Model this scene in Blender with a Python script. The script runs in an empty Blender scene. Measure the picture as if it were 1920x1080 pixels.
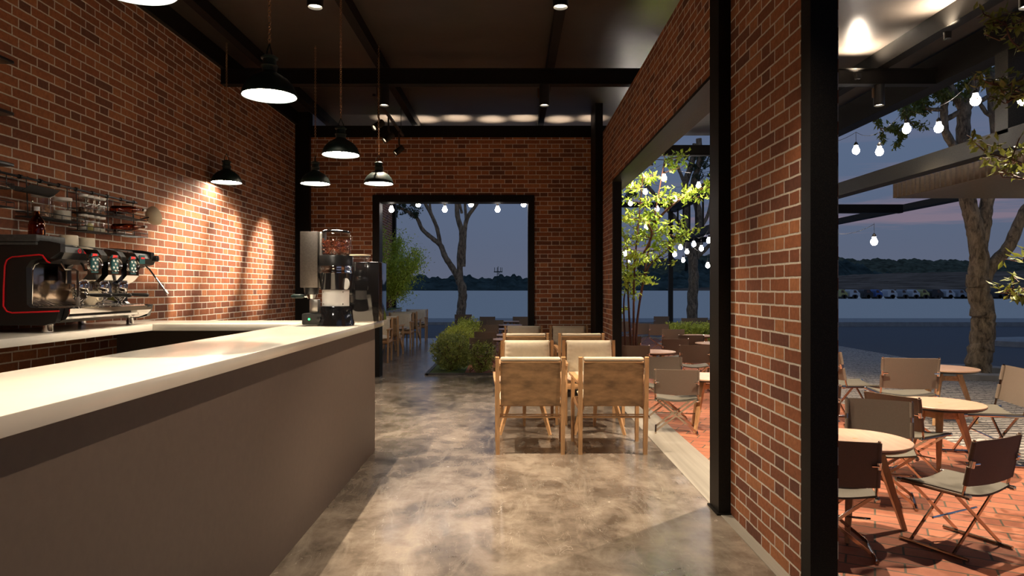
import bpy, bmesh, math, random
from mathutils import Vector, Matrix
random.seed(7)
PI = math.pi
C = bpy.context.scene.collection
F = 1280.0; H = 1.52          # focal length in pixels of a 1920 wide frame, eye height
def P(px, py, Y):             # place a point seen at (px,py) at real distance Y
    return Vector(((px-960)*Y/F, Y, H-(py-540)*Y/F))
# ------------------------------------------------------------------ materials
def newmat(name):
    m = bpy.data.materials.new(name); m.use_nodes = True
    nt = m.node_tree; b = nt.nodes['Principled BSDF']
    return m, nt, b
class N:
    def __init__(s, nt): s.nt = nt
    def n(s, t, **kw):
        x = s.nt.nodes.new(t)
        for k, v in kw.items(): setattr(x, k, v)
        return x
    def set(s, inp, v):
        if isinstance(v, bpy.types.NodeSocket): s.nt.links.new(v, inp)
        else: inp.default_value = v
    def m(s, op, a, b=0.0, c=0.0):
        x = s.n('ShaderNodeMath', operation=op)
        s.set(x.inputs[0], a); s.set(x.inputs[1], b); s.set(x.inputs[2], c)
        return x.outputs[0]
    def noise(s, vec, scale, detail=4, rough=.55, dist=0):
        x = s.n('ShaderNodeTexNoise'); s.set(x.inputs['Vector'], vec)
        x.inputs['Scale'].default_value = scale; x.inputs['Detail'].default_value = detail
        x.inputs['Roughness'].default_value = rough; x.inputs['Distortion'].default_value = dist
        return x.outputs['Fac']
    def ramp(s, fac, stops):
        x = s.n('ShaderNodeValToRGB'); s.set(x.inputs[0], fac)
        e = x.color_ramp.elements
        while len(e) < len(stops): e.new(.5)
        for i, (p, c) in enumerate(stops):
            e[i].position = p; e[i].color = (*c, 1) if len(c) == 3 else c
        return x.outputs[0]
    def mix(s, f, a, b, mode='MIX'):
        x = s.n('ShaderNodeMix', data_type='RGBA', blend_type=mode)
        s.set(x.inputs[0], f)
        for i, v in ((6, a), (7, b)):
            if not isinstance(v, bpy.types.NodeSocket) and len(v) == 3: v = (*v, 1)
            s.set(x.inputs[i], v)
        return x.outputs[2]
    def bump(s, h, strength, dist=.01):
        x = s.n('ShaderNodeBump'); x.inputs['Strength'].default_value = strength
        x.inputs['Distance'].default_value = dist; s.set(x.inputs['Height'], h)
        return x.outputs[0]
    def mapping(s, vec, scale=(1,1,1), rot=(0,0,0)):
        x = s.n('ShaderNodeMapping'); s.set(x.inputs[0], vec)
        x.inputs['Scale'].default_value = scale; x.inputs['Rotation'].default_value = rot
        return x.outputs[0]
def simple(name, col, rough=.5, metal=0, var=.12, scale=12, bump=.0, spec=.5, coat=0, stretch=(1,1,1), coord='Object'):
    m, nt, b = newmat(name); g = N(nt)
    co = g.n('ShaderNodeTexCoord').outputs[coord]
    v = g.mapping(co, stretch)
    nz = g.noise(v, scale)
    lo = tuple(max(0, c*(1-var)) for c in col); hi = tuple(min(1, c*(1+var)) for c in col)
    g.set(b.inputs['Base Color'], g.ramp(nz, [(.3, lo), (.7, hi)]))
    b.inputs['Roughness'].default_value = rough; b.inputs['Metallic'].default_value = metal
    b.inputs['Specular IOR Level'].default_value = spec; b.inputs['Coat Weight'].default_value = coat
    if bump: g.set(b.inputs['Normal'], g.bump(g.noise(v, scale*3), bump, .004))
    return m
def emit(name, col, s):
    m, nt, b = newmat(name)
    b.inputs['Base Color'].default_value = (*col, 1)
    b.inputs['Emission Color'].default_value = (*col, 1); b.inputs['Emission Strength'].default_value = s
    return m
def glass(name, col=(1,1,1), rough=.02):
    m, nt, b = newmat(name)
    b.inputs['Base Color'].default_value = (*col, 1); b.inputs['Transmission Weight'].default_value = 1
    b.inputs['Roughness'].default_value = rough; b.inputs['IOR'].default_value = 1.45
    return m
def thin_glass(name):
    m = bpy.data.materials.new(name); m.use_nodes = True; nt = m.node_tree; g = N(nt)
    nt.nodes.remove(nt.nodes['Principled BSDF']); out = nt.nodes['Material Output']
    t = g.n('ShaderNodeBsdfTransparent'); t.inputs[0].default_value = (.97, .98, .97, 1)
    s = g.n('ShaderNodeBsdfGlossy'); s.inputs['Roughness'].default_value = .03
    lw = g.n('ShaderNodeLayerWeight'); lw.inputs[0].default_value = .5
    f = g.m('ADD', .05, g.m('MULTIPLY', g.m('POWER', lw.outputs['Facing'], 3.0), .45))
    mx = g.n('ShaderNodeMixShader'); nt.links.new(f, mx.inputs[0])
    nt.links.new(t.outputs[0], mx.inputs[1]); nt.links.new(s.outputs[0], mx.inputs[2]); nt.links.new(mx.outputs[0], out.inputs[0])
    return m
def brick(name, axis):
    """Flemish bond: a stretcher and a header alternate in each course"""
    m, nt, b = newmat(name); g = N(nt)
    pos = g.n('ShaderNodeNewGeometry').outputs['Position']
    sx = g.n('ShaderNodeSeparateXYZ'); nt.links.new(pos, sx.inputs[0])
    wob = g.m('MULTIPLY', g.m('SUBTRACT', g.noise(pos, 11, 3), .5), .009)
    u = g.m('ADD', sx.outputs[axis], wob); v = g.m('ADD', sx.outputs[2], g.m('MULTIPLY', wob, .8))
    vr = g.m('DIVIDE', v, .075); row = g.m('FLOOR', vr); fv = g.m('SUBTRACT', vr, row)
    odd = g.m('MODULO', row, 2.0)
    up = g.m('ADD', g.m('SUBTRACT', g.m('DIVIDE', u, .4), .025), g.m('MULTIPLY', odd, .5))
    up = g.m('ADD', up, 50.0)
    cell = g.m('FLOOR', up); fu = g.m('SUBTRACT', up, cell)
    hd = g.m('GREATER_THAN', fu, .667)
    a0 = g.m('ABSOLUTE', g.m('SUBTRACT', fu, .667))
    du = g.m('MULTIPLY', g.m('MINIMUM', g.m('MINIMUM', fu, g.m('SUBTRACT', 1.0, fu)), a0), .4)
    dv = g.m('MULTIPLY', g.m('MINIMUM', fv, g.m('SUBTRACT', 1.0, fv)), .075)
    d = g.m('MINIMUM', du, dv)
    mr = g.n('ShaderNodeMapRange', interpolation_type='SMOOTHSTEP'); g.set(mr.inputs[0], d)
    mr.inputs[1].default_value = .0042; mr.inputs[2].default_value = .0068
    face = mr.outputs[0]
    cb = g.n('ShaderNodeCombineXYZ'); g.set(cb.inputs[0], g.m('ADD', g.m('MULTIPLY', cell, 2.0), hd)); g.set(cb.inputs[1], row)
    wn = g.n('ShaderNodeTexWhiteNoise'); g.set(wn.inputs[0], cb.outputs[0])
    bc = g.ramp(wn.outputs['Value'], [(0, (.14,.05,.034)), (.14, (.2,.066,.036)), (.5, (.3,.1,.043)), (.8, (.38,.135,.056)), (1, (.45,.18,.075))])
    n1 = g.noise(pos, 38, 5, .65); n2 = g.noise(pos, 7, 3)
    bc = g.mix(.55, bc, g.ramp(n1, [(.3, (.35,.32,.3)), (.7, (1,1,1))]), 'MULTIPLY')
    bc = g.mix(g.m('MULTIPLY', n2, .25), bc, (.2,.11,.06))
    mc = g.ramp(g.noise(pos, 60, 3), [(.3, (.48,.43,.36)), (.7, (.64,.58,.49))])
    g.set(b.inputs['Base Color'], g.mix(face, mc, bc))
    b.inputs['Roughness'].default_value = .82; b.inputs['Specular IOR Level'].default_value = .25
    hh = g.m('ADD', face, g.m('MULTIPLY', n1, .35))
    g.set(b.inputs['Normal'], g.bump(hh, .7, .006))
    return m
M = {}
M['brick_x'] = brick('brick_along_x', 0); M['brick_y'] = brick('brick_along_y', 1)
def floor_mat():
    m, nt, b = newmat('polished_concrete'); g = N(nt)
    pos = g.n('ShaderNodeNewGeometry').outputs['Position']
    big = g.noise(g.mapping(pos, (1,.7,1)), 1.1, 6, .62, .6); mid = g.noise(pos, 4.2, 6, .62, .2); fine = g.noise(pos, 55, 4)
    c = g.ramp(big, [(.36, (.085,.069,.054)), (.45, (.145,.12,.095)), (.55, (.225,.187,.147)), (.68, (.3,.252,.2))])
    c = g.mix(.85, c, g.ramp(mid, [(.36, (.48,.46,.44)), (.6, (1,1,1))]), 'MULTIPLY')
    c = g.mix(.25, c, g.ramp(fine, [(.3, (.6,.6,.6)), (.7, (1,1,1))]), 'MULTIPLY')
    streak = g.noise(g.mapping(pos, (1.6,.5,1), (0,0,.6)), 2.4, 7, .7, 1.2)
    c = g.mix(g.ramp(streak, [(.48, (0,0,0)), (.7, (.55,.55,.55))]), c, (.3,.262,.21))
    sc = g.noise(g.mapping(pos, (1.2,.35,1), (0,0,-.7)), 3.2, 3, .5, 2.2)
    scr = g.m('LESS_THAN', g.m('ABSOLUTE', g.m('SUBTRACT', sc, .56)), .0016)
    c = g.mix(g.m('MULTIPLY', scr, .3), c, (.55,.5,.42))
    g.set(b.inputs['Base Color'], c)
    g.set(b.inputs['Roughness'], g.m('ADD', .08, g.m('MULTIPLY', mid, .28)))
    b.inputs['Specular IOR Level'].default_value = .6
    g.set(b.inputs['Normal'], g.bump(mid, .06, .01))
    return m
M['floor'] = floor_mat()
def paver_mat():
    m, nt, b = newmat('terracotta_pavers'); g = N(nt)
    pos = g.n('ShaderNodeNewGeometry').outputs['Position']
    v = g.mapping(pos, (1,1,1), (0,0,math.radians(28)))
    t = g.n('ShaderNodeTexBrick'); g.set(t.inputs['Vector'], v)
    t.inputs['Scale'].default_value = 1; t.inputs['Brick Width'].default_value = .29; t.inputs['Row Height'].default_value = .14
    t.inputs['Mortar Size'].default_value = .0065; t.inputs['Mortar Smooth'].default_value = .2
    t.inputs['Color1'].default_value = (.46,.165,.08,1); t.inputs['Color2'].default_value = (.31,.1,.052,1)
    t.inputs['Mortar'].default_value = (.09,.075,.045,1)
    c = g.mix(.5, t.outputs[0], g.ramp(g.noise(pos, 14, 6, .7), [(.3, (.5,.45,.42)), (.65, (1,1,1))]), 'MULTIPLY')
    g.set(b.inputs['Base Color'], c); b.inputs['Roughness'].default_value = .75
    g.set(b.inputs['Normal'], g.bump(g.m('SUBTRACT', 1.0, t.outputs['Fac']), .5, .006))
    return m
M['paver'] = paver_mat()
def cobble_mat():
    m, nt, b = newmat('wavy_cobbles'); g = N(nt)
    pos = g.n('ShaderNodeNewGeometry').outputs['Position']
    wv = g.n('ShaderNodeTexWave', wave_type='BANDS', bands_direction='Y'); g.set(wv.inputs[0], pos)
    wv.inputs['Scale'].default_value = 2.6; wv.inputs['Distortion'].default_value = 4; wv.inputs['Detail'].default_value = 1.5; wv.inputs['Detail Scale'].default_value = 1.2
    vo = g.n('ShaderNodeTexVoronoi', feature='DISTANCE_TO_EDGE'); g.set(vo.inputs['Vector'], pos); vo.inputs['Scale'].default_value = 11
    e = g.m('LESS_THAN', vo.outputs[0], .05)
    c = g.ramp(wv.outputs['Fac'], [(.15, (.13,.12,.11)), (.55, (.36,.33,.29)), (.9, (.55,.5,.44))])
    c = g.mix(g.m('MULTIPLY', e, .75), c, (.05,.048,.045))
    g.set(b.inputs['Base Color'], c); b.inputs['Roughness'].default_value = .7
    g.set(b.inputs['Normal'], g.bump(g.m('ADD', g.m('SUBTRACT', 1.0, e), wv.outputs['Fac']), .5, .01))
    return m
M['cobble'] = cobble_mat()
def deck_mat():
    m, nt, b = newmat('brushed_dark_metal_deck'); g = N(nt)
    pos = g.n('ShaderNodeNewGeometry').outputs['Position']
    n = g.noise(pos, 3, 6, .7)
    g.set(b.inputs['Base Color'], g.ramp(n, [(.3, (.05,.041,.034)), (.7, (.07,.058,.048))]))
    b.inputs['Metallic'].default_value = .35; b.inputs['Roughness'].default_value = .33
    g.set(b.inputs['Normal'], g.bump(g.noise(pos, 160, 2), .12, .002))
    return m
M['deck'] = deck_mat()
def steel():
    m, nt, b = newmat('black_speckled_steel'); g = N(nt)
    co = g.n('ShaderNodeNewGeometry').outputs['Position']
    n = g.noise(co, 260, 2, .7)
    g.set(b.inputs['Base Color'], g.ramp(n, [(.5, (.006,.0053,.0045)), (.72, (.018,.016,.013))]))
    b.inputs['Roughness'].default_value = .5; b.inputs['Specular IOR Level'].default_value = .15
    g.set(b.inputs['Normal'], g.bump(n, .15, .002))
    return m
M['steel'] = steel()
M['steel_grey'] = simple('weathered_grey_steel', (.021,.019,.014), .6, 0, .9, 120, spec=.25)
M['black'] = simple('black_plastic', (.012,.012,.012), .32)
M['blackgloss'] = simple('black_gloss', (.008,.008,.009), .08, coat=.5)
M['blackmatte'] = simple('black_matte', (.02,.019,.018), .7, bump=.2, scale=60)
M['greyslab'] = simple('dark_grey_slab', (.05,.05,.048), .55, var=.3, scale=40)
M['chrome'] = simple('chrome', (.78,.77,.75), .07, 1, .03)
M['chrome_warm'] = simple('polished_bronze_steel', (.5,.4,.32), .14, 1, .1)
M['brushed'] = simple('brushed_steel', (.5,.47,.43), .35, 1, .1, 60, stretch=(1,1,.05))
M['boxmetal'] = simple('satin_grey_metal', (.13,.112,.098), .42, .7, .15, 90)
M['white'] = simple('white_plastic', (.72,.7,.66), .4, var=.04)
M['counter'] = simple('cream_stone', (.78,.73,.63), .16, 0, .04, 4)
M['panel'] = simple('taupe_panel', (.12,.09,.072), .55, 0, .06, 30)
M['darkpanel'] = simple('dark_brown_panel', (.09,.075,.066), .5, 0, .06, 30)
M['cup'] = simple('cream_ceramic', (.62,.53,.38), .4, var=.05)
M['wood'] = simple('warm_ash_wood', (.48,.275,.125), .42, 0, .25, 6, stretch=(9,9,1.1), bump=.05)
M['wood_h'] = simple('warm_ash_wood_across', (.48,.275,.125), .42, 0, .25, 6, stretch=(1.1,9,9), bump=.05)
M['wood_y'] = simple('warm_ash_wood_lengthwise', (.5,.28,.13), .42, 0, .28, 6, stretch=(9,1.1,9), bump=.05)
M['backply'] = simple('brown_figured_back', (.25,.145,.065), .48, 0, .4, 8, stretch=(1,1,2.6), bump=.04)
M['cushion'] = simple('linen_cushion', (.62,.54,.4), .85, 0, .06, 22, bump=.25)
M['tabletop'] = simple('pale_wood_top', (.48,.31,.21), .35, 0, .14, 4, stretch=(1,7,1))
M['sling'] = simple('taupe_sling_fabric', (.15,.115,.085), .8, 0, .12, 260, bump=.4)
M['seatfab'] = simple('olive_grey_seat_fabric', (.11,.1,.074), .75, 0, .08, 120, bump=.2)
M['red'] = simple('red_tube', (.75,.012,.02), .3, var=.02)
M['teal'] = emit('teal_display', (.008,.06,.06), .2)
M['redled'] = emit('red_display', (.7,.02,.015), .8)
M['green_led'] = emit('green_led', (.05,1,.2), 3)
M['bean'] = simple('coffee_bean', (.36,.085,.035), .3, var=.6, scale=60, coat=.3)
M['patina'] = simple('dark_green_enamel', (.006,.02,.018), .55, .3, .7, 9)
M['glass'] = thin_glass('clear_thin_glass'); M['amber'] = glass('amber_glass', (.5,.17,.04))
M['glow'] = emit('lamp_diffuser', (1,.88,.72), 72)
M['bulb'] = emit('glowing_bulb', (1,.9,.8), 60)
M['lens_dim'] = emit('spot_lens', (1,.85,.62), 1.2)
M['lens'] = emit('downlight_lens', (1,.85,.62), 9)
M['copper'] = simple('chain_brass', (.32,.19,.1), .35, 1, .1)
M['concrete_edge'] = simple('pale_concrete_strip', (.25,.23,.19), .6, 0, .2, 6, bump=.1, coord='Generated')
M['kerb'] = simple('grey_kerb', (.3,.3,.29), .8, 0, .15, 5)
M['asphalt'] = simple('dark_asphalt', (.085,.09,.1), .85, 0, .15, 40)
M['plaza'] = simple('pale_plaza', (.7,.66,.58), .9, 0, .05, 8)
M['grass'] = simple('planting_soil_grass', (.06,.1,.025), .9, 0, .5, 20, bump=.4)
M['awning'] = simple('corrugated_brown_metal', (.2,.165,.12), .5, .3, .15, 20)
def bark(name, a, b_):
    m, nt, b = newmat(name); g = N(nt)
    co = g.n('ShaderNodeTexCoord').outputs['Object']
    n = g.noise(g.mapping(co, (1,1,.35)), 14, 8, .7, .8)
    g.set(b.inputs['Base Color'], g.ramp(n, [(.35, a), (.65, b_)])); b.inputs['Roughness'].default_value = .9
    g.set(b.inputs['Normal'], g.bump(n, 1, .03)); return m
M['bark'] = bark('grey_brown_bark', (.06,.045,.028), (.4,.31,.2))
M['stem'] = simple('reddish_stem', (.1,.04,.022), .6, var=.3)
def leafm(name, a, b_, trans=.25):
    m, nt, b = newmat(name); g = N(nt)
    gi = g.n('ShaderNodeTexCoord').outputs['Object']
    n = g.noise(gi, 40, 2)
    g.set(b.inputs['Base Color'], g.ramp(n, [(.32, a), (.68, b_)])); b.inputs['Roughness'].default_value = .5
    out = nt.nodes['Material Output']; tr = g.n('ShaderNodeBsdfTranslucent'); g.set(tr.inputs[0], (*b_, 1))
    mx = g.n('ShaderNodeMixShader'); mx.inputs[0].default_value = trans
    nt.links.new(b.outputs[0], mx.inputs[1]); nt.links.new(tr.outputs[0], mx.inputs[2]); nt.links.new(mx.outputs[0], out.inputs[0])
    return m
M['leaf_bright'] = leafm('bright_green_leaf', (.25,.5,.04), (.55,.72,.12))
M['leaf_fine'] = leafm('yellow_green_leaf', (.18,.33,.03), (.5,.6,.08))
M['leaf_olive'] = leafm('olive_leaf', (.07,.1,.018), (.2,.23,.04))
M['leaf_bush'] = leafm('bush_leaf', (.1,.15,.03), (.34,.38,.09))
M['leaf_hedge'] = leafm('hedge_leaf', (.28,.38,.04), (.62,.64,.1))
M['leaf_dark'] = leafm('dusky_leaf', (.03,.05,.02), (.07,.1,.04))
# ------------------------------------------------------------------ mesh builder
class MB:
    def __init__(s): s.v = []; s.f = []; s.sm = []
    def add(s, vs, fs, smooth=False, M4=None):
        o = len(s.v)
        s.v += [tuple(M4 @ Vector(v)) if M4 else tuple(v) for v in vs]
        s.f += [tuple(i+o for i in f) for f in fs]; s.sm += [smooth]*len(fs)
        return s
    def bm(s, b, smooth=False, M4=None):
        b.verts.index_update()
        s.add([v.co.copy() for v in b.verts], [[v.index for v in f.verts] for f in b.faces], smooth, M4); b.free(); return s
    def box(s, x0, x1, y0, y1, z0, z1, bev=0, M4=None, seg=2):
        b = bmesh.new(); r = bmesh.ops.create_cube(b, size=1)
        for v in b.verts:
            v.co = Vector(((x0+x1)/2+v.co.x*(x1-x0), (y0+y1)/2+v.co.y*(y1-y0), (z0+z1)/2+v.co.z*(z1-z0)))
        if bev: bmesh.ops.bevel(b, geom=b.edges[:], offset=bev, segments=seg, affect='EDGES', profile=.5)
        return s.bm(b, bev > 0, M4)
    def beam(s, a, b, w, d, w2=None, d2=None, up=(0,0,1)):
        """tapered bar of rectangular section from a to b"""
        a = Vector(a); b = Vector(b); t = (b-a).normalized(); u = Vector(up)
        if abs(t.dot(u)) > .95: u = Vector((0,1,0))
        x = t.cross(u).normalized(); y = x.cross(t).normalized()
        w2 = w if w2 is None else w2; d2 = d if d2 is None else d2
        vs = [p+x*sx*ww/2+y*sy*dd/2 for p, ww, dd in ((a,w,d),(b,w2,d2)) for sx, sy in ((-1,-1),(1,-1),(1,1),(-1,1))]
        return s.add(vs, [(3,2,1,0),(4,5,6,7),(0,1,5,4),(1,2,6,5),(2,3,7,6),(3,0,4,7)])
    def tube(s, pts, r, n=8, rough=0, cap=True):
        pts = [Vector(p) for p in pts]; k = len(pts)
        rs = r if isinstance(r, (list, tuple)) else [r]*k
        o = len(s.v); nx = None; vs = []; fs = []
        for i, p in enumerate(pts):
            t = (pts[min(i+1,k-1)]-pts[max(i-1,0)]).normalized()
            if nx is None:
                u = Vector((0,0,1)) if abs(t.z) < .9 else Vector((1,0,0)); nx = t.cross(u).normalized()
            nx = (nx - t*nx.dot(t)).normalized(); ny = t.cross(nx)
            for j in range(n):
                a = 2*PI*j/n; rr = rs[i]*(1+rough*(random.random()-.5))
                vs.append(p+(nx*math.cos(a)+ny*math.sin(a))*rr)
        for i in range(k-1):
            for j in range(n):
                fs.append((i*n+j, i*n+(j+1)%n, (i+1)*n+(j+1)%n, (i+1)*n+j))
        if cap: fs += [tuple(range(n))[::-1], tuple((k-1)*n+j for j in range(n))]
        return s.add(vs, fs, True)
    def lathe(s, prof, n=24, c=(0,0,0), M4=None, squash=1):
        vs = []; fs = []; k = len(prof)
        for r, z in prof:
            for j in range(n):
                a = 2*PI*j/n; vs.append((c[0]+r*math.cos(a), c[1]+r*squash*math.sin(a), c[2]+z))
        for i in range(k-1):
            for j in range(n): fs.append((i*n+j, i*n+(j+1)%n, (i+1)*n+(j+1)%n, (i+1)*n+j))
        if prof[0][0] > 1e-5: fs.append(tuple(range(n))[::-1])
        if prof[-1][0] > 1e-5: fs.append(tuple((k-1)*n+j for j in range(n)))
        return s.add(vs, fs, True, M4)
    def shell(s, prof, t, n=24, c=(0,0,0)):       # open-topped vessel with wall thickness
        inner = [(max(0, r-t), z) for r, z in prof[::-1]]; inner[-1] = (inner[-1][0], inner[-1][1]+t)
        return s.lathe([(0, prof[0][1])]+prof+inner+[(0, prof[0][1]+t)], n, c)
    def torus(s, c, R, r, ax=(0,0,1), n=14, m=6, sq=1):
        t = Vector(ax).normalized(); u = Vector((0,0,1)) if abs(t.z) < .9 else Vector((1,0,0))
        x = t.cross(u).normalized(); y = t.cross(x); c = Vector(c); vs = []; fs = []
        for i in range(n):
            a = 2*PI*i/n; d = x*math.cos(a)+y*math.sin(a)*sq; dn = d.normalized()
            for j in range(m):
                b = 2*PI*j/m; vs.append(c+d*R+dn*r*math.cos(b)+t*r*math.sin(b))
        for i in range(n):
            for j in range(m): fs.append((i*m+j, i*m+(j+1)%m, ((i+1)%n)*m+(j+1)%m, ((i+1)%n)*m+j))
        return s.add(vs, fs, True)
    def grid(s, fn, nu, nv, thick=0):
        """surface fn(u,v); with thick the sheet gets a back side and edges"""
        top = [Vector(fn(i/nu, j/nv)) for i in range(nu+1) for j in range(nv+1)]
        w = nv+1; q = [(i*w+j, (i+1)*w+j, (i+1)*w+j+1, i*w+j+1) for i in range(nu) for j in range(nv)]
        if not thick: return s.add(top, q, True)
        nr = []
        for i in range(nu+1):
            for j in range(nv+1):
                a = top[min(i+1,nu)*w+j]-top[max(i-1,0)*w+j]; b = top[i*w+min(j+1,nv)]-top[i*w+max(j-1,0)]
                nr.append(a.cross(b).normalized())
        L = len(top); vs = [p+n*thick/2 for p, n in zip(top, nr)]+[p-n*thick/2 for p, n in zip(top, nr)]
        fs = q+[tuple(k+L for k in f[::-1]) for f in q]
        for i in range(nu):
            fs += [(i*w+L, (i+1)*w+L, (i+1)*w, i*w), (i*w+nv, (i+1)*w+nv, (i+1)*w+nv+L, i*w+nv+L)]
        for j in range(nv):
            fs += [(j, j+1, j+1+L, j+L), (nu*w+j+L, nu*w+j+1+L, nu*w+j+1, nu*w+j)]
        return s.add(vs, fs, True)
    def prism(s, poly, axis, a, b):               # polygon in the other two axes extruded along axis
        n = len(poly); vs = []
        for t in (a, b):
            for p in poly:
                q = list(p); q.insert(axis, t); vs.append(tuple(q))
        fs = [tuple(range(n)), tuple(range(2*n-1, n-1, -1))]+[(i+n, (i+1)%n+n, (i+1)%n, i) for i in range(n)]
        return s.add(vs, fs)
    def build(s, name, mat, parent=None, label=None):
        me = bpy.data.meshes.new(name); me.from_pydata(s.v, [], s.f); me.update()
        me.polygons.foreach_set('use_smooth', s.sm)
        if any(s.sm) and len(s.f) < 20000:
            b = bmesh.new(); b.from_mesh(me); bmesh.ops.recalc_face_normals(b, faces=b.faces[:]); b.to_mesh(me); b.free()
            try: me.set_sharp_from_angle(angle=math.radians(42))
            except Exception: pass
        elif len(s.f) < 20000:
            b = bmesh.new(); b.from_mesh(me); bmesh.ops.recalc_face_normals(b, faces=b.faces[:]); b.to_mesh(me); b.free()
        me.materials.append(M[mat]); o = bpy.data.objects.new(name, me); C.objects.link(o)
        if parent: o.parent = parent
        if label: o['label'] = label
        return o
def thing(name, label, cat, loc=(0,0,0), rz=0, group=None):
    o = bpy.data.objects.new(name, None); C.objects.link(o); o.empty_display_size = .1
    o.location = loc; o.rotation_euler = (0,0,rz); o['label'] = label; o['category'] = cat
    if group: o['group'] = group
    return o
def tag(o, label, cat, group=None, kind=None):
    o['label'] = label; o['category'] = cat
    if group: o['group'] = group
    if kind: o['kind'] = kind
    return o
def struct(name, mb, mat, parent=None):
    o = mb.build(name, mat, parent)
    if not parent: o['kind'] = 'structure'
    return o
def dup(o, loc=None, rz=None, label=None, group=None, scale=None, parent=None, name=None):
    c = o.copy(); C.objects.link(c)
    if name: c.name = name
    if parent: c.parent = parent
    if loc is not None: c.location = loc
    if rz is not None: c.rotation_euler = (0,0,rz)
    if scale: c.scale = (scale,)*3
    if label: c['label'] = label
    if group: c['group'] = group
    for ch in list(o.children): dup(ch, parent=c)
    return c
def spot(parent, loc, power, ang, col=(1,.8,.63), blend=.35, target=None, size=.04):
    l = bpy.data.lights.new('lamp_light', 'SPOT'); l.energy = power*2; l.spot_size = math.radians(ang); l.spot_blend = blend
    l.color = col; l.shadow_soft_size = size
    o = bpy.data.objects.new('lamp_light', l); C.objects.link(o); o.parent = parent; o.location = loc
    if target is not None: o.rotation_euler = Vector(target).to_track_quat('-Z', 'Y').to_euler()
    return o
def leaves(mb, pts, size, jit=.3, aspect=.5, droop=.3, dirs=None):
    """small folded leaves; each is two triangles pairs along a midrib"""
    R = random.random
    for i, p in enumerate(pts):
        d = Vector((R()-.5, R()-.5, R()-.5-droop*.5)).normalized()
        if dirs: d = (d*.8+dirs[i]).normalized()
        u = d.cross(Vector((R()-.5, R()-.5, R()+.2))).normalized(); n = d.cross(u)
        L = size*(1-jit/2+jit*R()); w = L*aspect*.5; p = Vector(p)
        o = len(mb.v)
        mb.v += [tuple(p), tuple(p+d*L*.5+u*w+n*w*.35), tuple(p+d*L), tuple(p+d*L*.5-u*w+n*w*.35)]
        mb.f += [(o, o+1, o+2), (o, o+2, o+3)]; mb.sm += [False, False]
def rdir():
    while True:
        v = Vector((random.uniform(-1,1), random.uniform(-1,1), random.uniform(-1,1)))
        if .05 < v.length < 1: return v.normalized()
# ------------------------------------------------------------------ room shell
XL, XR, YB = -3.67, 1.466, 11.65
ZT = 4.286; ZB = 4.09; ZD = 4.5
WT = .28
struct('wall_left', MB().box(XL-.25, XL, -3, YB, 0, ZT), 'brick_y')
w = MB()
w.box(XL-.25, -2.375, YB, YB+.22, 0, ZB).box(.382, XR+.12, YB, YB+.22, 0, ZB).box(-2.375, .382, YB, YB+.22, 3.103, ZB)
struct('wall_back', w, 'brick_x')
struct('wall_front', MB().box(XL-.25, XR+.1, -3.2, -3, 0, ZD), 'brick_x')
w = MB().box(XR, XR+.1, 3.275, 4.58, 0, 4.03).box(XR, XR+.1, 9.93, YB, 0, 4.03).box(XR, XR+.1, 4.58, 9.93, 3.09, 4.03)
w.box(XR, XR+.1, -3, 3.275, 3.09, 4.03)
struct('wall_right', w, 'brick_y')
struct('floor', MB().box(XL-.25, 1.395, -3, 11.9, -.12, 0).box(XL-.25, -1.46, 11.9, 20.7, -.12, 0), 'floor')
struct('trim_1', MB().box(1.395, XR+.27, -3, 11.9, -.12, .003), 'concrete_edge')
# black steel door surround in the back wall
d = MB()
d.box(-2.375, -2.257, YB-.03, YB+.25, 0, 3.103).box(.273, .382, YB-.03, YB+.25, 0, 3.103).box(-2.257, .273, YB-.03, YB+.25, 2.985, 3.103)
struct('door_1', d, 'steel')
# black steel surround of the side opening: lintel and far jamb
d = MB().box(XR-.004, XR+.125, 4.78, 9.93, 3.062, 3.09).box(XR-.004, XR+.125, 9.9, 9.95, 0, 3.062)
d.box(XR-.004, XR+.15, -3, 3.17, 3.06, 3.09)
struct('door_2', d, 'steel')
struct('trim_2', MB().box(XR+.126, XR+.28, 4.6, 10.8, 3.07, 3.095).box(XR+.15, XR+.28, 4.6, 10.8, 3.095, 3.5), 'steel_grey')
# steel columns
struct('trim_3', MB().box(1.385, 1.59, 4.575, 4.78, 0, ZD).box(1.37, 1.6, 4.56, 4.79, 0, .012), 'steel')
struct('trim_4', MB().box(1.385, 1.511, 3.168, 3.272, 0, ZD), 'steel')
struct('trim_5', MB().box(XL, -3.43, YB-.1, YB+.1, 0, ZD), 'steel')
struct('trim_6', MB().box(1.345, 1.464, 11.0, YB, 0, ZD), 'steel')
# roof deck, purlins and cross beams
struct('ceiling', MB().box(XL-.3, 5.6, -3, 13.35, ZD, ZD+.1), 'deck')
struct('trim_7', MB().box(XL-.25, XL+.05, -3, YB, ZT, ZD), 'steel')
n = 8
for x in (-3.2, -1.7, .5, 2.7):
    struct('trim_%d' % n, MB().box(x-.05, x+.05, -3, 13.2, 4.36, ZD), 'steel'); n += 1
for y0 in (2.53, 5.56, 8.59, 13.2):
    b = MB().box(XL, 5.34, y0, y0+.14, ZT-.012, ZT).box(XL, 5.34, y0, y0+.14, ZB, ZB+.012).box(XL, 5.34, y0+.012, y0+.128, ZB+.012, ZT-.012)
    struct('trim_%d' % n, b, 'steel'); n += 1
struct('trim_%d' % n, MB().box(XL, 1.7, YB-.02, YB+.2, ZB, ZT), 'steel'); n += 1
# long I beam and deep edge beam of the patio roof
b = MB().box(4.6, 4.74, -3, 13.2, 4.29, ZD)
struct('trim_%d' % n, b, 'steel'); n += 1
struct('trim_%d' % n, MB().box(5.34, 5.56, -3, 23.2, ZB, 4.46), 'steel'); n += 1

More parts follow.
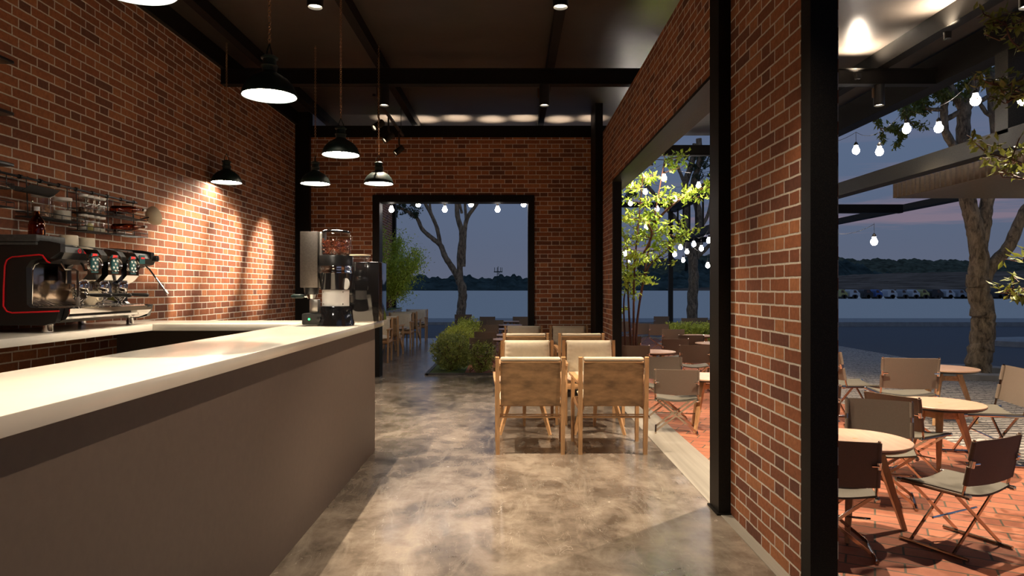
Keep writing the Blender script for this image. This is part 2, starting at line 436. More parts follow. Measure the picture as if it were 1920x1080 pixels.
# hanging steel frame (lower level beams, rods and posts) beyond the patio
fr = thing('hanging_steel_frame', 'dark steel frame hanging below the patio roof edge, with rods and a post', 'steel frame', (5.45, 13, 3.03))
def L(*a): return (a[0]-5.45, a[1]-5.45, a[2]-13, a[3]-13, a[4]-3.03, a[5]-3.03)
MB().box(*L(5.34, 5.54, 3.5, 22.6, 3.03, 3.2)).box(*L(5.34, 5.4, 3.5, 22.6, 3.2, 3.24)).build('long_beam', 'steel_grey', fr)
MB().box(*L(9.35, 9.6, 13.3, 22.6, 3.38, 3.52)).build('outer_beam', 'steel_grey', fr)
for y in (13.7, 22.4):
    MB().box(*L(5.34, 7.85, y, y+.15, 3.03, 3.2)).build('cross_beam', 'steel', fr)
for i in range(8):
    y = 18.7+.74*(i-2)
    MB().box(*L(5.42, 5.47, y, y+.05, 3.2, 4.1)).build('rod', 'steel_grey', fr)
MB().box(*L(5.34, 5.47, 7.35, 7.55, 3.2, 4.1)).box(*L(5.47, 5.6, 7.35, 7.4, 3.2, 4.1)).build('hanger', 'steel_grey', fr)
MB().box(*L(5.3, 5.44, 23.05, 23.19, -.0, 4.3)).build('post', 'steel_grey', fr)
MB().box(*L(3.6, 5.34, 23.05, 23.19, 4.25, 4.42)).build('end_beam', 'steel', fr)

# corrugated awning
aw = thing('corrugated_awning', 'brown corrugated metal awning with a fluted edge beyond the hanging frame', 'awning', (6.14, 6.7, 2.964))
def aw_top(x0, x1, y0, y1, z):
    m = MB(); k = int((y1-y0)/.04)
    def fn(u, v): return (x0+(x1-x0)*v, y0+(y1-y0)*u, z+.014*(1 if int(u*k*1.0001) % 4 < 2 else -1))
    return m.grid(fn, k, 1)
m = MB(); k = 240
def fl(u, v):
    s = int(u*k+.5) % 4
    return (0+(.03 if s in (1, 2) else 0)-.0, -2.9+7.2*u, .0+.232*v)
m.grid(fl, k, 1, .004); m.build('fluted_edge', 'awning', aw)
MB().box(.04, 5.2, -2.9, 4.3, .0, .02).build('soffit', 'awning', aw)
MB().box(.04, 5.2, -2.9, 4.3, .205, .225).box(.04, 5.2, 4.27, 4.3, .02, .205).build('roof_sheet', 'awning', aw)
for yy in (-1, 4.1): MB().box(5.0, 5.12, yy, yy+.12, -2.964, .0).build('post', 'steel', aw)

# ------------------------------------------------------------------ grounds
struct('ground_patio', MB().box(XR+.27, 4.34, -3, 21, -.12, 0).box(-.85, XR+.27, 11.9, 21, -.12, -.002), 'paver')
struct('ground_cobbles', MB().box(4.34, 8.6, -3, 20.5, -.12, 0), 'cobble')
struct('ground_bed', MB().box(-1.46, -.85, 12.0, 18.5, -.12, .02), 'grass')
struct('trim_%d' % (n), MB().box(-1.5, -.2, 11.88, 11.96, 0, .035).box(-1.52, -1.46, 11.88, 18.5, 0, .03), 'greyslab'); n += 1
struct('ground_road', MB().box(-60, 130, -20, 29.2, -.2, -.13).box(-60, 8.6, 20.7, 29.2, -.13, -.06), 'asphalt')
struct('ground_sidewalk', MB().box(-60, 130, 29.2, 33, -.2, .06), 'kerb')
struct('ground_plaza', MB().box(-400, 500, 33, 420, -.2, .0), 'plaza')
k = MB(); k.lathe([(0, -.13), (1.9, -.13), (1.9, .02), (1.8, .05), (0, .06)], 32, (15.6, 19.6, 0), squash=.55)
struct('ground_island', k, 'kerb')
ring = MB()
prof = [(.62, -.02), (.62, .09), (.66, .11), (.78, .11), (.82, .09), (.82, -.02)]
ring.lathe(prof, 40, (0, 0, 0))
tag(ring.build('tree_ring', 'kerb'), 'round grey concrete kerb ring around the foot of the forked street tree', 'tree ring').location = (8.1, 11.9, 0)

# ------------------------------------------------------------------ distant hills, tower, cars
def ridge(name, x0, x1, y, hs, mat, rough, depth=60, kstep=220):
    m = MB(); ph = [random.uniform(0, 6) for _ in range(6)]
    def top(x):
        t = (x-x0)/(x1-x0)*(len(hs)-1); i = min(int(t), len(hs)-2); f = t-i
        h = hs[i]*(1-f)+hs[i+1]*f
        return h+rough*(abs(math.sin(x*.11+ph[0]))+.8*abs(math.sin(x*.31+ph[1]))+.5*abs(math.sin(x*.77+ph[2]))+.3*random.random())*.5
    def fn(u, v):
        x = x0+(x1-x0)*u
        return (x, y+depth*v, (top(x) if v > .3 else 0)*(.0 if v < .01 else 1)) if v < .9 else (x, y+depth*v, top(x))
    pts = []
    for i in range(kstep+1):
        x = x0+(x1-x0)*i/kstep; h = top(x)
        pts.append([(x, y, -.5), (x, y+depth*.3, h*.45+random.random()*rough*.3), (x, y+depth*.6, h*.8), (x, y+depth*.8, h), (x, y+depth, -.5)])
    vs = [p for c in pts for p in c]; q = []
    for i in range(kstep):
        for j in range(4): q.append((i*5+j, (i+1)*5+j, (i+1)*5+j+1, i*5+j+1))
    m.add(vs, q, True)
    return struct(name, m, mat)
M['woods'] = simple('dark_woods', (.05,.07,.065), 1, var=.5, scale=.12, spec=0)
M['field'] = simple('brown_field', (.17,.13,.1), 1, var=.5, scale=.05, spec=0, stretch=(1,5,1))
M['hillgreen'] = simple('dusky_green_hill', (.08,.09,.065), 1, var=.5, scale=.2, spec=0)
s = 400/1280
ridge('ground_woods', -420, 130, 395, [9]*3+[5, 4.5, 6, 6, 5.5, 5, 6]+[8]*2, 'woods', 4.5, 60, 420)
ridge('ground_field', 90, 480, 380, [3, 7, 9, 11, 12, 13, 13, 12], 'field', .6, 90, 200)
ridge('ground_hill', 100, 520, 470, [20, 24, 28, 27, 22, 22, 21, 22, 22, 21, 20], 'hillgreen', 3.0, 90, 360)
ridge('ground_knoll', 120, 262, 440, [14, 18, 22, 24, 14, 6], 'woods', 6, 40, 160)
tw = thing('lattice_tower', 'distant thin lattice mast with a round platform on the horizon', 'tower', P(934, 541, 380)-Vector((0, 0, .25)))
def tz(py): return (540-py)*380/F+.4
for sx, sy in ((-1, -1), (1, -1), (1, 1), (-1, 1)):
    MB().beam((sx*.9, sy*.9, -1), (sx*.45, sy*.45, tz(508)), .3, .3, .2, .2).build('leg', 'woods', tw)
m = MB()
for i in range(6):
    z = i*1.55; a = .9-.07*i
    for sy in (-1, 1): m.beam((-a, sy*a, z), (a, sy*a, z+1.5), .14, .14).beam((a, sy*a, z), (-a, sy*a, z+1.5), .14, .14)
m.build('bracing', 'woods', tw)
m = MB(); m.lathe([(0, 0), (2.4, 0), (2.4, .5), (0, .5)], 14, (0, 0, tz(510)))
for a in range(7): m.beam((2.2*math.cos(a*.9), 2.2*math.sin(a*.9), tz(510)), (2.2*math.cos(a*.9), 2.2*math.sin(a*.9), tz(501)), .25, .25)
m.build('platform', 'woods', tw); MB().beam((0, 0, tz(510)), (0, 0, tz(499)), .3, .3).build('mast', 'woods', tw)

M['veh_b'] = simple('blue_paint', (.05,.12,.35), .4); M['veh_k'] = simple('black_paint', (.02,.02,.025), .4)
M['veh_w'] = simple('white_paint', (.5,.52,.55), .4); M['veh_y'] = simple('yellow_paint', (.4,.36,.12), .4); M['veh_g'] = simple('grey_paint', (.25,.27,.3), .4)
def van(x, mat, ln, cname):
    t = thing('parked_van', '', 'van', (x, 97, 0), 0, 'vans parked far across the plaza')
    pf = [(-ln/2, .3), (ln/2, .3), (ln/2, .8), (ln/2-.25, 1.0), (ln/2-.5, 1.28), (-ln/2+.1, 1.32), (-ln/2, 1.1)]
    MB().prism(pf, 1, -.8, .8).build('body', mat, t)
    MB().prism([(ln/2-.9, .85), (ln/2-.4, .85), (ln/2-.6, 1.2), (ln/2-.9, 1.2)], 1, -.81, .81).build('window', 'blackgloss', t)
    for sx in (-1, 1):
        MB().tube([(sx*(ln/2-.6), -.82, .3), (sx*(ln/2-.6), .82, .3)], .3, 12).build('wheel', 'black', t)
    return t
cols = [('veh_y', 1578, 'yellow', 2.0), ('veh_w', 1598, 'white', 3.4), ('veh_k', 1623, 'black', 3.2), ('veh_b', 1643, 'blue', 1.7), ('veh_w', 1668, 'white', 3.2), ('veh_g', 1692, 'grey', 2.2), ('veh_w', 1712, 'white', 2.4), ('veh_y', 1730, 'olive yellow', 2.2),
        ('veh_k', 1752, 'black', 3.9), ('veh_w', 1776, 'white', 3.0), ('veh_g', 1798, 'grey', 2.8), ('veh_k', 1812, 'black', 1.8), ('veh_k', 1868, 'black', 3.0), ('veh_k', 1888, 'black', 2.2), ('veh_w', 1908, 'white', 2.4)]
ordn = ['first', 'second', 'third', 'fourth', 'fifth', 'sixth', 'seventh', 'eighth', 'ninth', 'tenth', 'eleventh', 'twelfth', 'thirteenth', 'fourteenth', 'fifteenth', 'sixteenth']
for i, (mt, px, cn, ln) in enumerate(cols):
    t = van((px-960)*97/F, mt, max(.95, ln*.42), cn)
    t['label'] = 'tiny %s van far across the plaza, %s from the left in the distant row' % (cn, ordn[i])
# ------------------------------------------------------------------ counters
ZC = 1.218
bar = thing('service_bar', 'long taupe service bar with a thick cream stone top, running toward the back door', 'bar counter', (-1.5, 3, 0))
def bx(x0, x1, y0, y1, z0, z1, o=(-1.5, 3, 0), **k): return MB().box(x0-o[0], x1-o[0], y0-o[1], y1-o[1], z0-o[2], z1-o[2], **k)
bx(-1.825, -1.207, .3, 6.43, 1.163, ZC, bev=.004).build('countertop', 'counter', bar)
bx(-1.75, -1.281, .4, 6.38, 0, 1.163).build('base_panel', 'panel', bar)
cr = thing('return_counter', 'short cream topped counter joining the service bar to the brick wall', 'counter', (-2.8, 6, 0))
o = (-2.8, 6, 0)
bx(-3.0, -1.826, 5.70, 6.36, 1.163, ZC, o, bev=.003).box(-3.665+2.8, -3.001+2.8, 5.71-6, .36, 1.163, ZC).build('countertop', 'counter', cr)
bx(-3.665, -1.826, 6.33, 6.36, 0, 1.163, o).build('base_panel', 'darkpanel', cr)
bc = thing('wall_counter', 'narrow cream stone counter on the brick wall under the espresso machine', 'counter', (-3.3, 3, 0))
o = (-3.3, 3, 0)
bx(-3.665, -3.0, .6, 5.70, 1.165, ZC, o, bev=.003).build('countertop', 'counter', bc)
m = bx(-3.6, -3.55, .7, .75, 0, 1.165, o)
for y in (1.2, 2.6, 4.0): m.prism([(-3.66+3.3, 1.165), (-3.2+3.3, 1.165), (-3.66+3.3, .95)], 1, y-3-.02, y-3+.02)
m.build('bracket', 'steel', bc)

# ------------------------------------------------------------------ espresso machine
em = thing('espresso_machine', 'large three group espresso machine, black and chrome with a red tube outline on its side', 'espresso machine', (-3.3, 5.18, ZC))
b = MB().box(-.33, .02, -.55, .55, .05, .56, bev=.01); b.build('housing', 'blackmatte', em)
def side(y0, y1):
    pf = [(-.34, .05), (.16, .05), (.235, .07), (.255, .13), (.262, .165), (.07, .17), (.045, .19), (.04, .44), (.07, .485), (.13, .505), (.2, .5), (.27, .545), (.27, .6), (.2, .615), (-.05, .635), (-.34, .64)]
    return MB().prism(pf, 1, y0, y1)
side(-.60, -.55).build('side_panel', 'black', em); side(.55, .60).build('side_panel', 'black', em)
MB().tube([(.265, -.606, .147), (-.05, -.606, .135), (-.085, -.606, .145), (-.108, -.606, .18), (-.106, -.606, .3), (-.098, -.606, .45), (-.085, -.606, .49), (-.05, -.606, .51), (.13, -.606, .525), (.155, -.606, .52), (.185, -.606, .48), (.205, -.606, .47)], .0055, 8).build('red_tube', 'red', em)
MB().box(.02, .034, -.545, .545, .175, .47, bev=.004).build('mirror_back', 'chrome_warm', em)
MB().tube([(.036, -.54, .18), (.042, -.54, .42), (.06, -.54, .46), (.09, -.54, .475)], .005, 8).build('panel_edge', 'chrome', em)
# head
pf = [(.02, .475), (.14, .47), (.245, .5), (.265, .545), (.25, .585), (.02, .60)]
MB().prism(pf, 1, -.55, .64).build('head', 'black', em)
MB().box(-.34, .12, -.62, .55, .59, .612, bev=.006).build('cup_tray', 'greyslab', em)
MB().box(-.34, .13, -.63, -.33, .6125, .66, bev=.008).build('raised_lid', 'greyslab', em)
# drip tray
pf = [(.02, .055), (.19, .062), (.27, .09), (.298, .125), (.3, .16), (.27, .168), (.02, .168)]
MB().prism(pf, 1, -.545, .5).build('drip_tray', 'chrome', em)
m = MB()
for i in range(20): m.box(.05, .26, -.5+i*.05, -.485+i*.05, .168, .174)
m.build('tray_grate', 'brushed', em)
MB().box(.27, .302, .44, .5, .145, .17, bev=.004).build('tray_end', 'black', em)
for gy in (-.28, -.03, .215):
    pf = [(.1, .36), (.15, .335), (.215, .33), (.27, .36), (.305, .40), (.3, .54), (.27, .58), (.2, .60), (.1, .6)]
    g = MB().prism(pf, 1, gy-.085, gy+.085).build('group_head', 'chrome', em)
    MB().box(.302, .309, gy-.04, gy+.04, .41, .55, bev=.003).build('display', 'teal', g)
    MB().box(.309, .311, gy-.03, gy+.02, .525, .548).build('display_digits', 'redled', g)
    m = MB()
    for by, bz in ((-.025, .505), (.02, .505), (-.003, .48), (-.025, .455), (.02, .455), (-.003, .43)):
        m.lathe([(0, 0), (.009, 0), (.008, .005), (0, .006)], 10, M4=Matrix.Translation((.309, gy+by, bz)) @ Matrix.Rotation(PI/2, 4, 'Y'))
    m.build('button', 'white', g)
    m = MB(); m.torus((.309, gy, .478), .085, .006, (1, 0, 0), 20, 6, .62); m.build('display_rim', 'chrome', g)
    MB().lathe([(.052, -.035), (.058, -.02), (.058, .03), (.05, .045)], 20, (.2, gy, .31)).build('brew_collar', 'chrome', g)
    p = MB().lathe([(.0, -.075), (.025, -.07), (.046, -.045), (.05, .0), (.0, .0)], 18, (.2, gy, .275)).tube([(.24, gy, .255), (.28, gy, .253)], .009, 8)
    p.tube([(.2, gy-.02, .2), (.2, gy-.025, .185), (.2, gy-.02, .175)], .008, 8).tube([(.2, gy+.02, .2), (.2, gy+.025, .185), (.2, gy+.02, .175)], .008, 8)
    p = p.build('portafilter', 'chrome', em)
    MB().tube([(.275, gy, .253), (.32, gy, .25), (.42, gy, .247), (.43, gy, .247)], [.011, .014, .016, .008], 10).build('handle', 'black', p)
w = MB().tube([(.18, -.47, .5), (.2, -.48, .47), (.22, -.47, .43), (.27, -.455, .43), (.29, -.45, .42), (.292, -.45, .22)], .008, 8).build('steam_wand', 'chrome', em)
MB().tube([(.292, -.45, .24), (.292, -.45, .19), (.292, -.45, .175)], [.0135, .0135, .007], 10).build('wand_tip', 'brushed', w)
w = MB().tube([(.2, .56, .5), (.24, .58, .46), (.30, .62, .35), (.36, .63, .26)], .007, 8).build('steam_wand', 'chrome', em)
MB().tube([(.345, .63, .285), (.37, .63, .25)], .012, 10).build('wand_tip', 'brushed', w)
for y, x in ((-.53, .14), (-.53, -.26), (.47, .14), (.47, -.26)):
    f = MB().lathe([(.026, 0), (.03, .004), (.03, .055)], 16, (x, y, .0)).build('foot', 'chrome', em)
k = MB(); k.torus((.272, -.40, .56), .014, .004, (1, 0, 0)); k.build('red_ring', 'red', em)
MB().tube([(.26, .6, .55), (.3, .6, .55)], .026, 14).tube([(.3, .6, .55), (.306, .6, .55)], .016, 12).build('steam_knob', 'black', em)
MB().box(.262, .268, .38, .46, .5, .57).build('display', 'teal', em); MB().box(.268, .271, .4, .45, .54, .552).build('display_digits', 'redled', em)
# cups
def cup(loc, r, h, label, flip=False, handle=False, rz=0):
    t = thing('ceramic_cup', label, 'cup', loc, rz, None)
    pf = [(r*.45, 0), (r*.5, .004), (r*.8, h*.25), (r*.97, h*.6), (r, h)]
    if flip: pf = [(r, 0), (r*1.0, h*.5), (r*.97, h*.92), (r*.9, h)]; MB().lathe([(0, 0)]+pf+[(0, h)], 28).build('bowl', 'cup', t)
    else: MB().shell(pf, .005, 28).build('bowl', 'cup', t)
    if handle:
        MB().torus((r*1.0+.018, 0, h*.55), .026, .006, (0, 1, 0), 18, 8).build('handle', 'cup', t)
cup((-3.24, 4.99, ZC+.6115), .062, .075, 'wide cream cup upside down on the machine top, the nearer of two', True)
cup((-3.24, 5.2, ZC+.6115), .056, .07, 'wide cream cup upside down on the machine top, the farther of two', True)
cup((-3.145, 5.09, ZC+.1745), .062, .105, 'cream cup standing on the drip tray under the middle group', handle=True, rz=-.2)
# amber bottle on machine
bt = thing('amber_bottle', 'brown glass bottle with a white cap standing on top of the espresso machine', 'bottle', (-3.48, 5.0, ZC+.6125))
MB().shell([(.05, 0), (.055, .006), (.055, .155), (.045, .185), (.016, .225), (.016, .26)], .003, 24).build('glass_body', 'amber', bt)
MB().lathe([(.019, .255), (.019, .285), (0, .287)], 16).lathe([(.0, .2545), (.019, .255)], 16).build('cap', 'white', bt)

# ------------------------------------------------------------------ wall shelves (tips)
for z, lab in ((3.08, 'topmost short black wall shelf on the brick wall at the left'), (2.72, 'middle short black wall shelf on the brick wall at the left'), (2.365, 'lowest short black wall shelf on the brick wall, just above the jar rail')):
    t = thing('wall_shelf', lab, 'shelf', (-3.57, 4.2, z))
    MB().box(-.095, .10, -.6, .56, 0, .022, bev=.003).build('board', 'black', t)
    for y in (-.5, .45): MB().prism([(-.095, -.002), (.08, -.002), (-.095, -.07)], 1, y-.008, y+.008).build('bracket', 'steel', t)
# ------------------------------------------------------------------ jar rail
rl = thing('kitchen_rail', 'black iron rail with round collars fixed along the brick wall above the espresso machine', 'rail', (-3.6, 5.5, 2.335))
MB().tube([(0, -1.3, 0), (0, 1.05, 0)], .009, 10).build('bar', 'black', rl)
for i in range(11):
    y = -1.15+.215*i
    MB().lathe([(0, -.012), (.017, -.01), (.017, .01), (0, .012)], 12, M4=Matrix.Translation((0, y, 0)) @ Matrix.Rotation(PI/2, 4, 'X')).build('collar', 'black', rl)
for y in (-1.2, -.1, 1.0): MB().tube([(0, y, 0), (-.07, y, 0)], .008, 8).build('bracket', 'black', rl)
def wire_shelf(label, y0, y1, tiers, name='wire_basket', x0=-3.65, x1=-3.5, rim=.035, n=6):
    t = thing(name, label, 'basket', (-3.6, (y0+y1)/2, 2.335)); h = (y1-y0)/2
    a, b_ = x0+3.6, x1+3.6
    for y in (-h*.8, h*.8):
        MB().tube([(0.0, y, .012), (-.014, y, .0), (-.012, y, -.02), (.0, y, tiers[-1])], .004, 6).build('hanger', 'black', t)
    for z in tiers:
        m = MB()
        for zz in (z, z+rim): m.tube([(a, -h, zz), (b_, -h, zz), (b_, h, zz), (a, h, zz), (a, -h, zz)], .0035, 6)
        for i in range(n+1):
            x = a+(b_-a)*i/n; m.tube([(x, -h, z), (x, h, z)], .002, 5)
        for i in range(5):
            y = -h+2*h*i/4; m.tube([(b_, y, z), (b_, y, z+rim)], .002, 5)
        m.build('wire_tray', 'black', t)
wire_shelf('small empty wire basket hanging at the left end of the rail', 4.5, 4.8, [-.12, -.25])
m = MB(); m.grid(lambda u, v: (-.05+.17*v, -.16+.32*u, -.05-.05*math.sin(PI*v)), 12, 8, .004)
t = thing('mesh_ladle_tray', 'flat dark mesh tray hanging on the rail between two wire baskets', 'tray', (-3.55, 5.02, 2.31)); m.build('mesh', 'blackmatte', t)
MB().tube([(-.05, -.16, 0.025), (-.05, -.16, -.05)], .003, 6).tube([(-.05, .16, .025), (-.05, .16, -.05)], .003, 6).build('hanger', 'black', t)
wire_shelf('wire basket holding two large lidded glass jars on the rail', 5.02, 5.6, [-.285])
wire_shelf('two tier wire rack of small spice jars hanging on the rail', 5.62, 6.0, [-.19, -.34])
wire_shelf('slanted wire rack holding brown bottles at the right end of the rail', 6.04, 6.56, [-.17, -.33])
M['fill'] = simple('pale_powder', (.6,.55,.47), .8); M['filly'] = simple('yellow_powder', (.45,.36,.1), .8); M['fillb'] = simple('brown_beans_fill', (.2,.09,.04), .8, var=.5, scale=60)
def jar(loc, r, h, label, cat='jar', fill='fill', fh=.5, group=None):
    t = thing('glass_jar', label, cat, loc, 0, group)
    MB().shell([(r*.94, 0), (r, .005), (r, h*.86), (r*.9, h*.9)], .003, 20).build('glass_body', 'glass', t)
    MB().lathe([(r*1.0, h*.86+.008), (r*1.02, h*.88+.008), (r*1.02, h+.008), (0, h+.01)], 20).lathe([(0, h*.86+.0075), (r, h*.86+.008)], 20).build('lid', 'white', t)
    MB().lathe([(0, .004), (r*.9, .0045), (r*.9, h*fh), (0, h*fh+.002)], 16).build('contents', fill, t)
jar((-3.57, 5.18, 2.056), .066, .17, 'large glass jar with a white lid in the wire basket, left of the pair', fill='fillb', fh=.55)
jar((-3.57, 5.42, 2.056), .066, .17, 'large glass jar of white powder in the wire basket, right of the pair', fill='fill', fh=.45)
nth = ['leftmost', 'second from the left', 'third from the left', 'rightmost']
for i in range(4):
    jar((-3.57, 5.68+.083*i, 2.151), .036, .14, 'small lidded spice jar on the upper tier of the wire rack, %s' % nth[i], fill='fillb', fh=.3, group='spice jars in the wire rack')
    jar((-3.57, 5.68+.083*i, 2.001), .036, .125, 'small lidded spice jar on the lower tier of the wire rack, %s' % nth[i], fill='filly' if i == 1 else 'fill', fh=.5 if i == 1 else .25, group='spice jars in the wire rack')
for i, (y, z, lab) in enumerate(((6.1, 2.22, 'upper brown bottle lying tilted in the slanted wire rack'), (6.12, 2.06, 'lower brown bottle lying tilted in the slanted wire rack'))):
    t = thing('lying_bottle', lab, 'bottle', (-3.57, y, z)); t.rotation_euler = (math.radians(-84), 0, math.radians(-12))
    MB().shell([(.034, 0), (.037, .005), (.037, .22), (.03, .26), (.013, .31), (.013, .37)], .003, 20).build('glass_body', 'amber', t)
    MB().lathe([(0, .3695), (.015, .37), (.015, .40), (0, .401)], 14).build('cap', 'white', t)
t = thing('hanging_scoop', 'pale round lid or pan hanging at the right end of the rail beside the bottles', 'pan', (-3.5, 6.58, 2.2)); t.rotation_euler = (math.radians(-70), math.radians(8), math.radians(-25))
MB().shell([(.05, 0), (.085, .03), (.095, .07)], .005, 28).build('pan_body', 'cup', t); MB().tube([(0, 0, .0), (-.02, 0, -.07), (-.04, 0, -.12)], .006, 8).build('handle', 'black', t)

# ------------------------------------------------------------------ grinder
gr = thing('coffee_grinder', 'tall black and white coffee grinder with a clear bean hopper on the bar end', 'coffee grinder', (-1.42, 5.5, ZC))
MB().lathe([(.148, 0), (.148, .012), (.125, .15), (.118, .158)], 40).build('base', 'blackgloss', gr)
cb = MB().prism([(-.1, .012), (.09, .012), (.075, .09), (-.075, .09)], 1, -.1, .1)
cb = MB().box(-.245, -.06, -.10, .09, .01, .1, bev=.012).build('control_box', 'blackmatte', gr)
MB().lathe([(0, 0), (.009, 0), (.008, .004), (0, .005)], 12, M4=Matrix.Translation((-.185, -.101, .055)) @ Matrix.Rotation(PI/2, 4, 'X')).build('green_light', 'green_led', cb)
m = MB()
m.lathe([(0, 0), (.02, 0), (.018, .012), (0, .013)], 14, M4=Matrix.Translation((-.11, -.101, .055)) @ Matrix.Rotation(PI/2, 4, 'X'))
m.build('dial', 'black', cb)
MB().lathe([(.107, .158), (.107, .285)], 40).build('white_band', 'white', gr)
m = MB()
for a in (225, 315):
    for z in (.175, .27): m.lathe([(0, 0), (.005, 0), (.004, .003), (0, .003)], 8, M4=Matrix.Translation((.107*math.cos(math.radians(a)), .107*math.sin(math.radians(a)), z)) @ Matrix.Rotation(math.radians(a+90), 4, 'Z') @ Matrix.Rotation(PI/2, 4, 'X'))
m.build('screw', 'chrome', gr)
MB().lathe([(.106, .285), (.118, .29), (.138, .42)], 40).build('motor_body', 'blackgloss', gr)
MB().lathe([(.138, .42), (.139, .43), (.134, .44), (.136, .452), (.138, .47), (.136, .478)], 40).build('chrome_ring', 'chrome', gr)
MB().lathe([(.136, .478), (.136, .555), (.13, .562), (0, .563)], 40).build('collar', 'black', gr)
MB().lathe([(0, 0), (.045, 0), (.043, .008), (0, .01)], 24, M4=Matrix.Translation((.105, -.085, .335)) @ Matrix.Rotation(math.radians(-40), 4, 'Z') @ Matrix.Rotation(PI/2, 4, 'X')).build('round_badge', 'white', gr)
MB().shell([(.105, .5645), (.118, .58), (.122, .63), (.12, .73), (.11, .745)], .003, 36).build('hopper', 'glass', gr)
MB().lathe([(.112, .7455), (.112, .757), (.09, .767), (0, .768)], 32).lathe([(0, .745), (.112, .7455)], 32).build('hopper_lid', 'blackgloss', gr)
MB().box(-.265, -.125, -.075, .09, .305, .752, bev=.004).build('motor_housing', 'boxmetal', gr)
MB().box(-.125, -.09, -.055, .07, .30, .752, bev=.012).build('housing_side', 'brushed', gr)
MB().lathe([(.05, .25), (.055, .26), (.06, .305)], 20, (-.195, 0, 0)).build('chute', 'black', gr)
pf = MB().lathe([(0, .215), (.03, .215), (.036, .24), (.038, .25), (0, .25)], 20, (-.195, 0, 0)).tube([(-.22, 0, .235), (-.26, 0, .235)], .009, 8).tube([(-.195, 0, .215), (-.195, 0, .195)], .01, 8).build('portafilter', 'chrome', gr)
MB().tube([(-.25, 0, .235), (-.27, 0, .235), (-.34, 0, .237), (-.36, 0, .236)], [.009, .016, .017, .008], 12).build('handle', 'patina', pf)
MB().box(-.205, -.135, -.03, .05, .1, .21, bev=.008).build('fork', 'brushed', gr)
# beans inside the hopper
m = MB()
for i in range(620):
    a = random.random()*2*PI; r = .105*math.sqrt(random.random()); z = .578+random.random()*.125*(1-.25*(r/.1)**2)
    if i < 420: r = .098+random.random()*.01
    Mx = Matrix.Translation((r*math.cos(a), r*math.sin(a), z)) @ Matrix.Rotation(random.random()*6, 4, rdir())
    b = bmesh.new(); bmesh.ops.create_icosphere(b, subdivisions=1, radius=1)
    for v in b.verts: v.co = Vector((v.co.x*.0095, v.co.y*.0065, v.co.z*.0048))
    m.bm(b, True, Mx)
bn = m.build('coffee_beans', 'bean'); bn.location = gr.location; tag(bn, 'roasted coffee beans filling the grinder hopper', 'coffee beans', kind='stuff')
# black brewing box with glass lid
bk = thing('water_boiler', 'glossy black box appliance with a glass bowl on top, behind the coffee grinder', 'appliance', (-1.335, 6.13, ZC))
MB().box(-.145, .17, -.16, .2, .01, .53, bev=.004).build('body', 'blackgloss', bk)
MB().box(-.13, .15, -.15, .19, 0, .0105).build('foot_plate', 'brushed', bk)
MB().shell([(.08, .531), (.085, .54), (.085, .585), (.092, .59)], .004, 28, (-.03, 0, 0)).build('glass_bowl', 'glass', bk)
MB().lathe([(0, .586), (.082, .5865), (.095, .5905), (.093, .6), (0, .602)], 28, (-.03, 0, 0)).build('bowl_lid', 'cup', bk)

# ------------------------------------------------------------------ pendants
def pendant(loc, label, rz=0):
    t = thing('pendant_lamp', label, 'pendant lamp', loc, rz, 'dark enamel pendant lamps over the bar')
    R = .18
    pf = [(R, 0), (R*1.01, .006), (R*.97, .03), (R*.86, .075), (R*.66, .115), (R*.42, .142), (R*.3, .155), (.046, .165)]
    pin = [(max(r-.005, .02), z) for r, z in pf[::-1]]
    pf2 = pf+[(.04, .163)]+pin[1:]+[(R-.004, .0), (R, 0)]
    m = MB(); n = 40; vs = []; fs = []
    for r, z in pf2:
        for j in range(n): a = 2*PI*j/n; vs.append((r*math.cos(a), r*math.sin(a), z))
    for i in range(len(pf2)-1):
        for j in range(n): fs.append((i*n+j, i*n+(j+1)%n, (i+1)*n+(j+1)%n, (i+1)*n+j))
    m.add(vs, fs, True); m.build('shade', 'patina', t)
    MB().lathe([(.046, .16), (.05, .19), (.052, .195), (.056, .2), (.052, .206), (.043, .21), (.043, .245), (.054, .25), (.056, .258), (.045, .265), (.03, .275), (0, .277)], 24).build('socket_neck', 'patina', t)
    MB().tube([(-.03, 0, .265), (-.03, 0, .29), (0, 0, .355), (.03, 0, .29), (.03, 0, .265)], .005, 8).build('hook', 'patina', t)
    m = MB(); zt = 4.49-loc[2]; z = .36; i = 0
    while z < zt:
        m.torus((0, 0, z), .011, .0028, (1, 0, 0) if i % 2 else (0, 1, 0), 8, 4, 1); z += .019; i += 1
    m.build('chain', 'copper', t)
    g = MB().lathe([(0, .012), (R-.012, .0125), (R-.012, .02), (0, .03)], 36).build('diffuser', 'glow', t)
    return t
pend = [(-1.62, 2.92, 'pendant lamp cut off by the top edge of the view, nearest of all'),
        (-1.62, 4.56, 'largest fully seen pendant lamp, over the middle of the bar'),
        (-1.65, 6.58, 'pendant lamp above the coffee grinder end of the bar'),
        (-1.64, 8.4, 'small far pendant lamp, rightmost of the three in the back row'),
        (-2.42, 8.4, 'small far pendant lamp, middle one of the three in the back row'),
        (-3.47, 8.3, 'small far pendant lamp close to the left brick wall, alone')]
for x, y, lab in pend: pendant((x, y, 2.8), lab, random.random()*6)

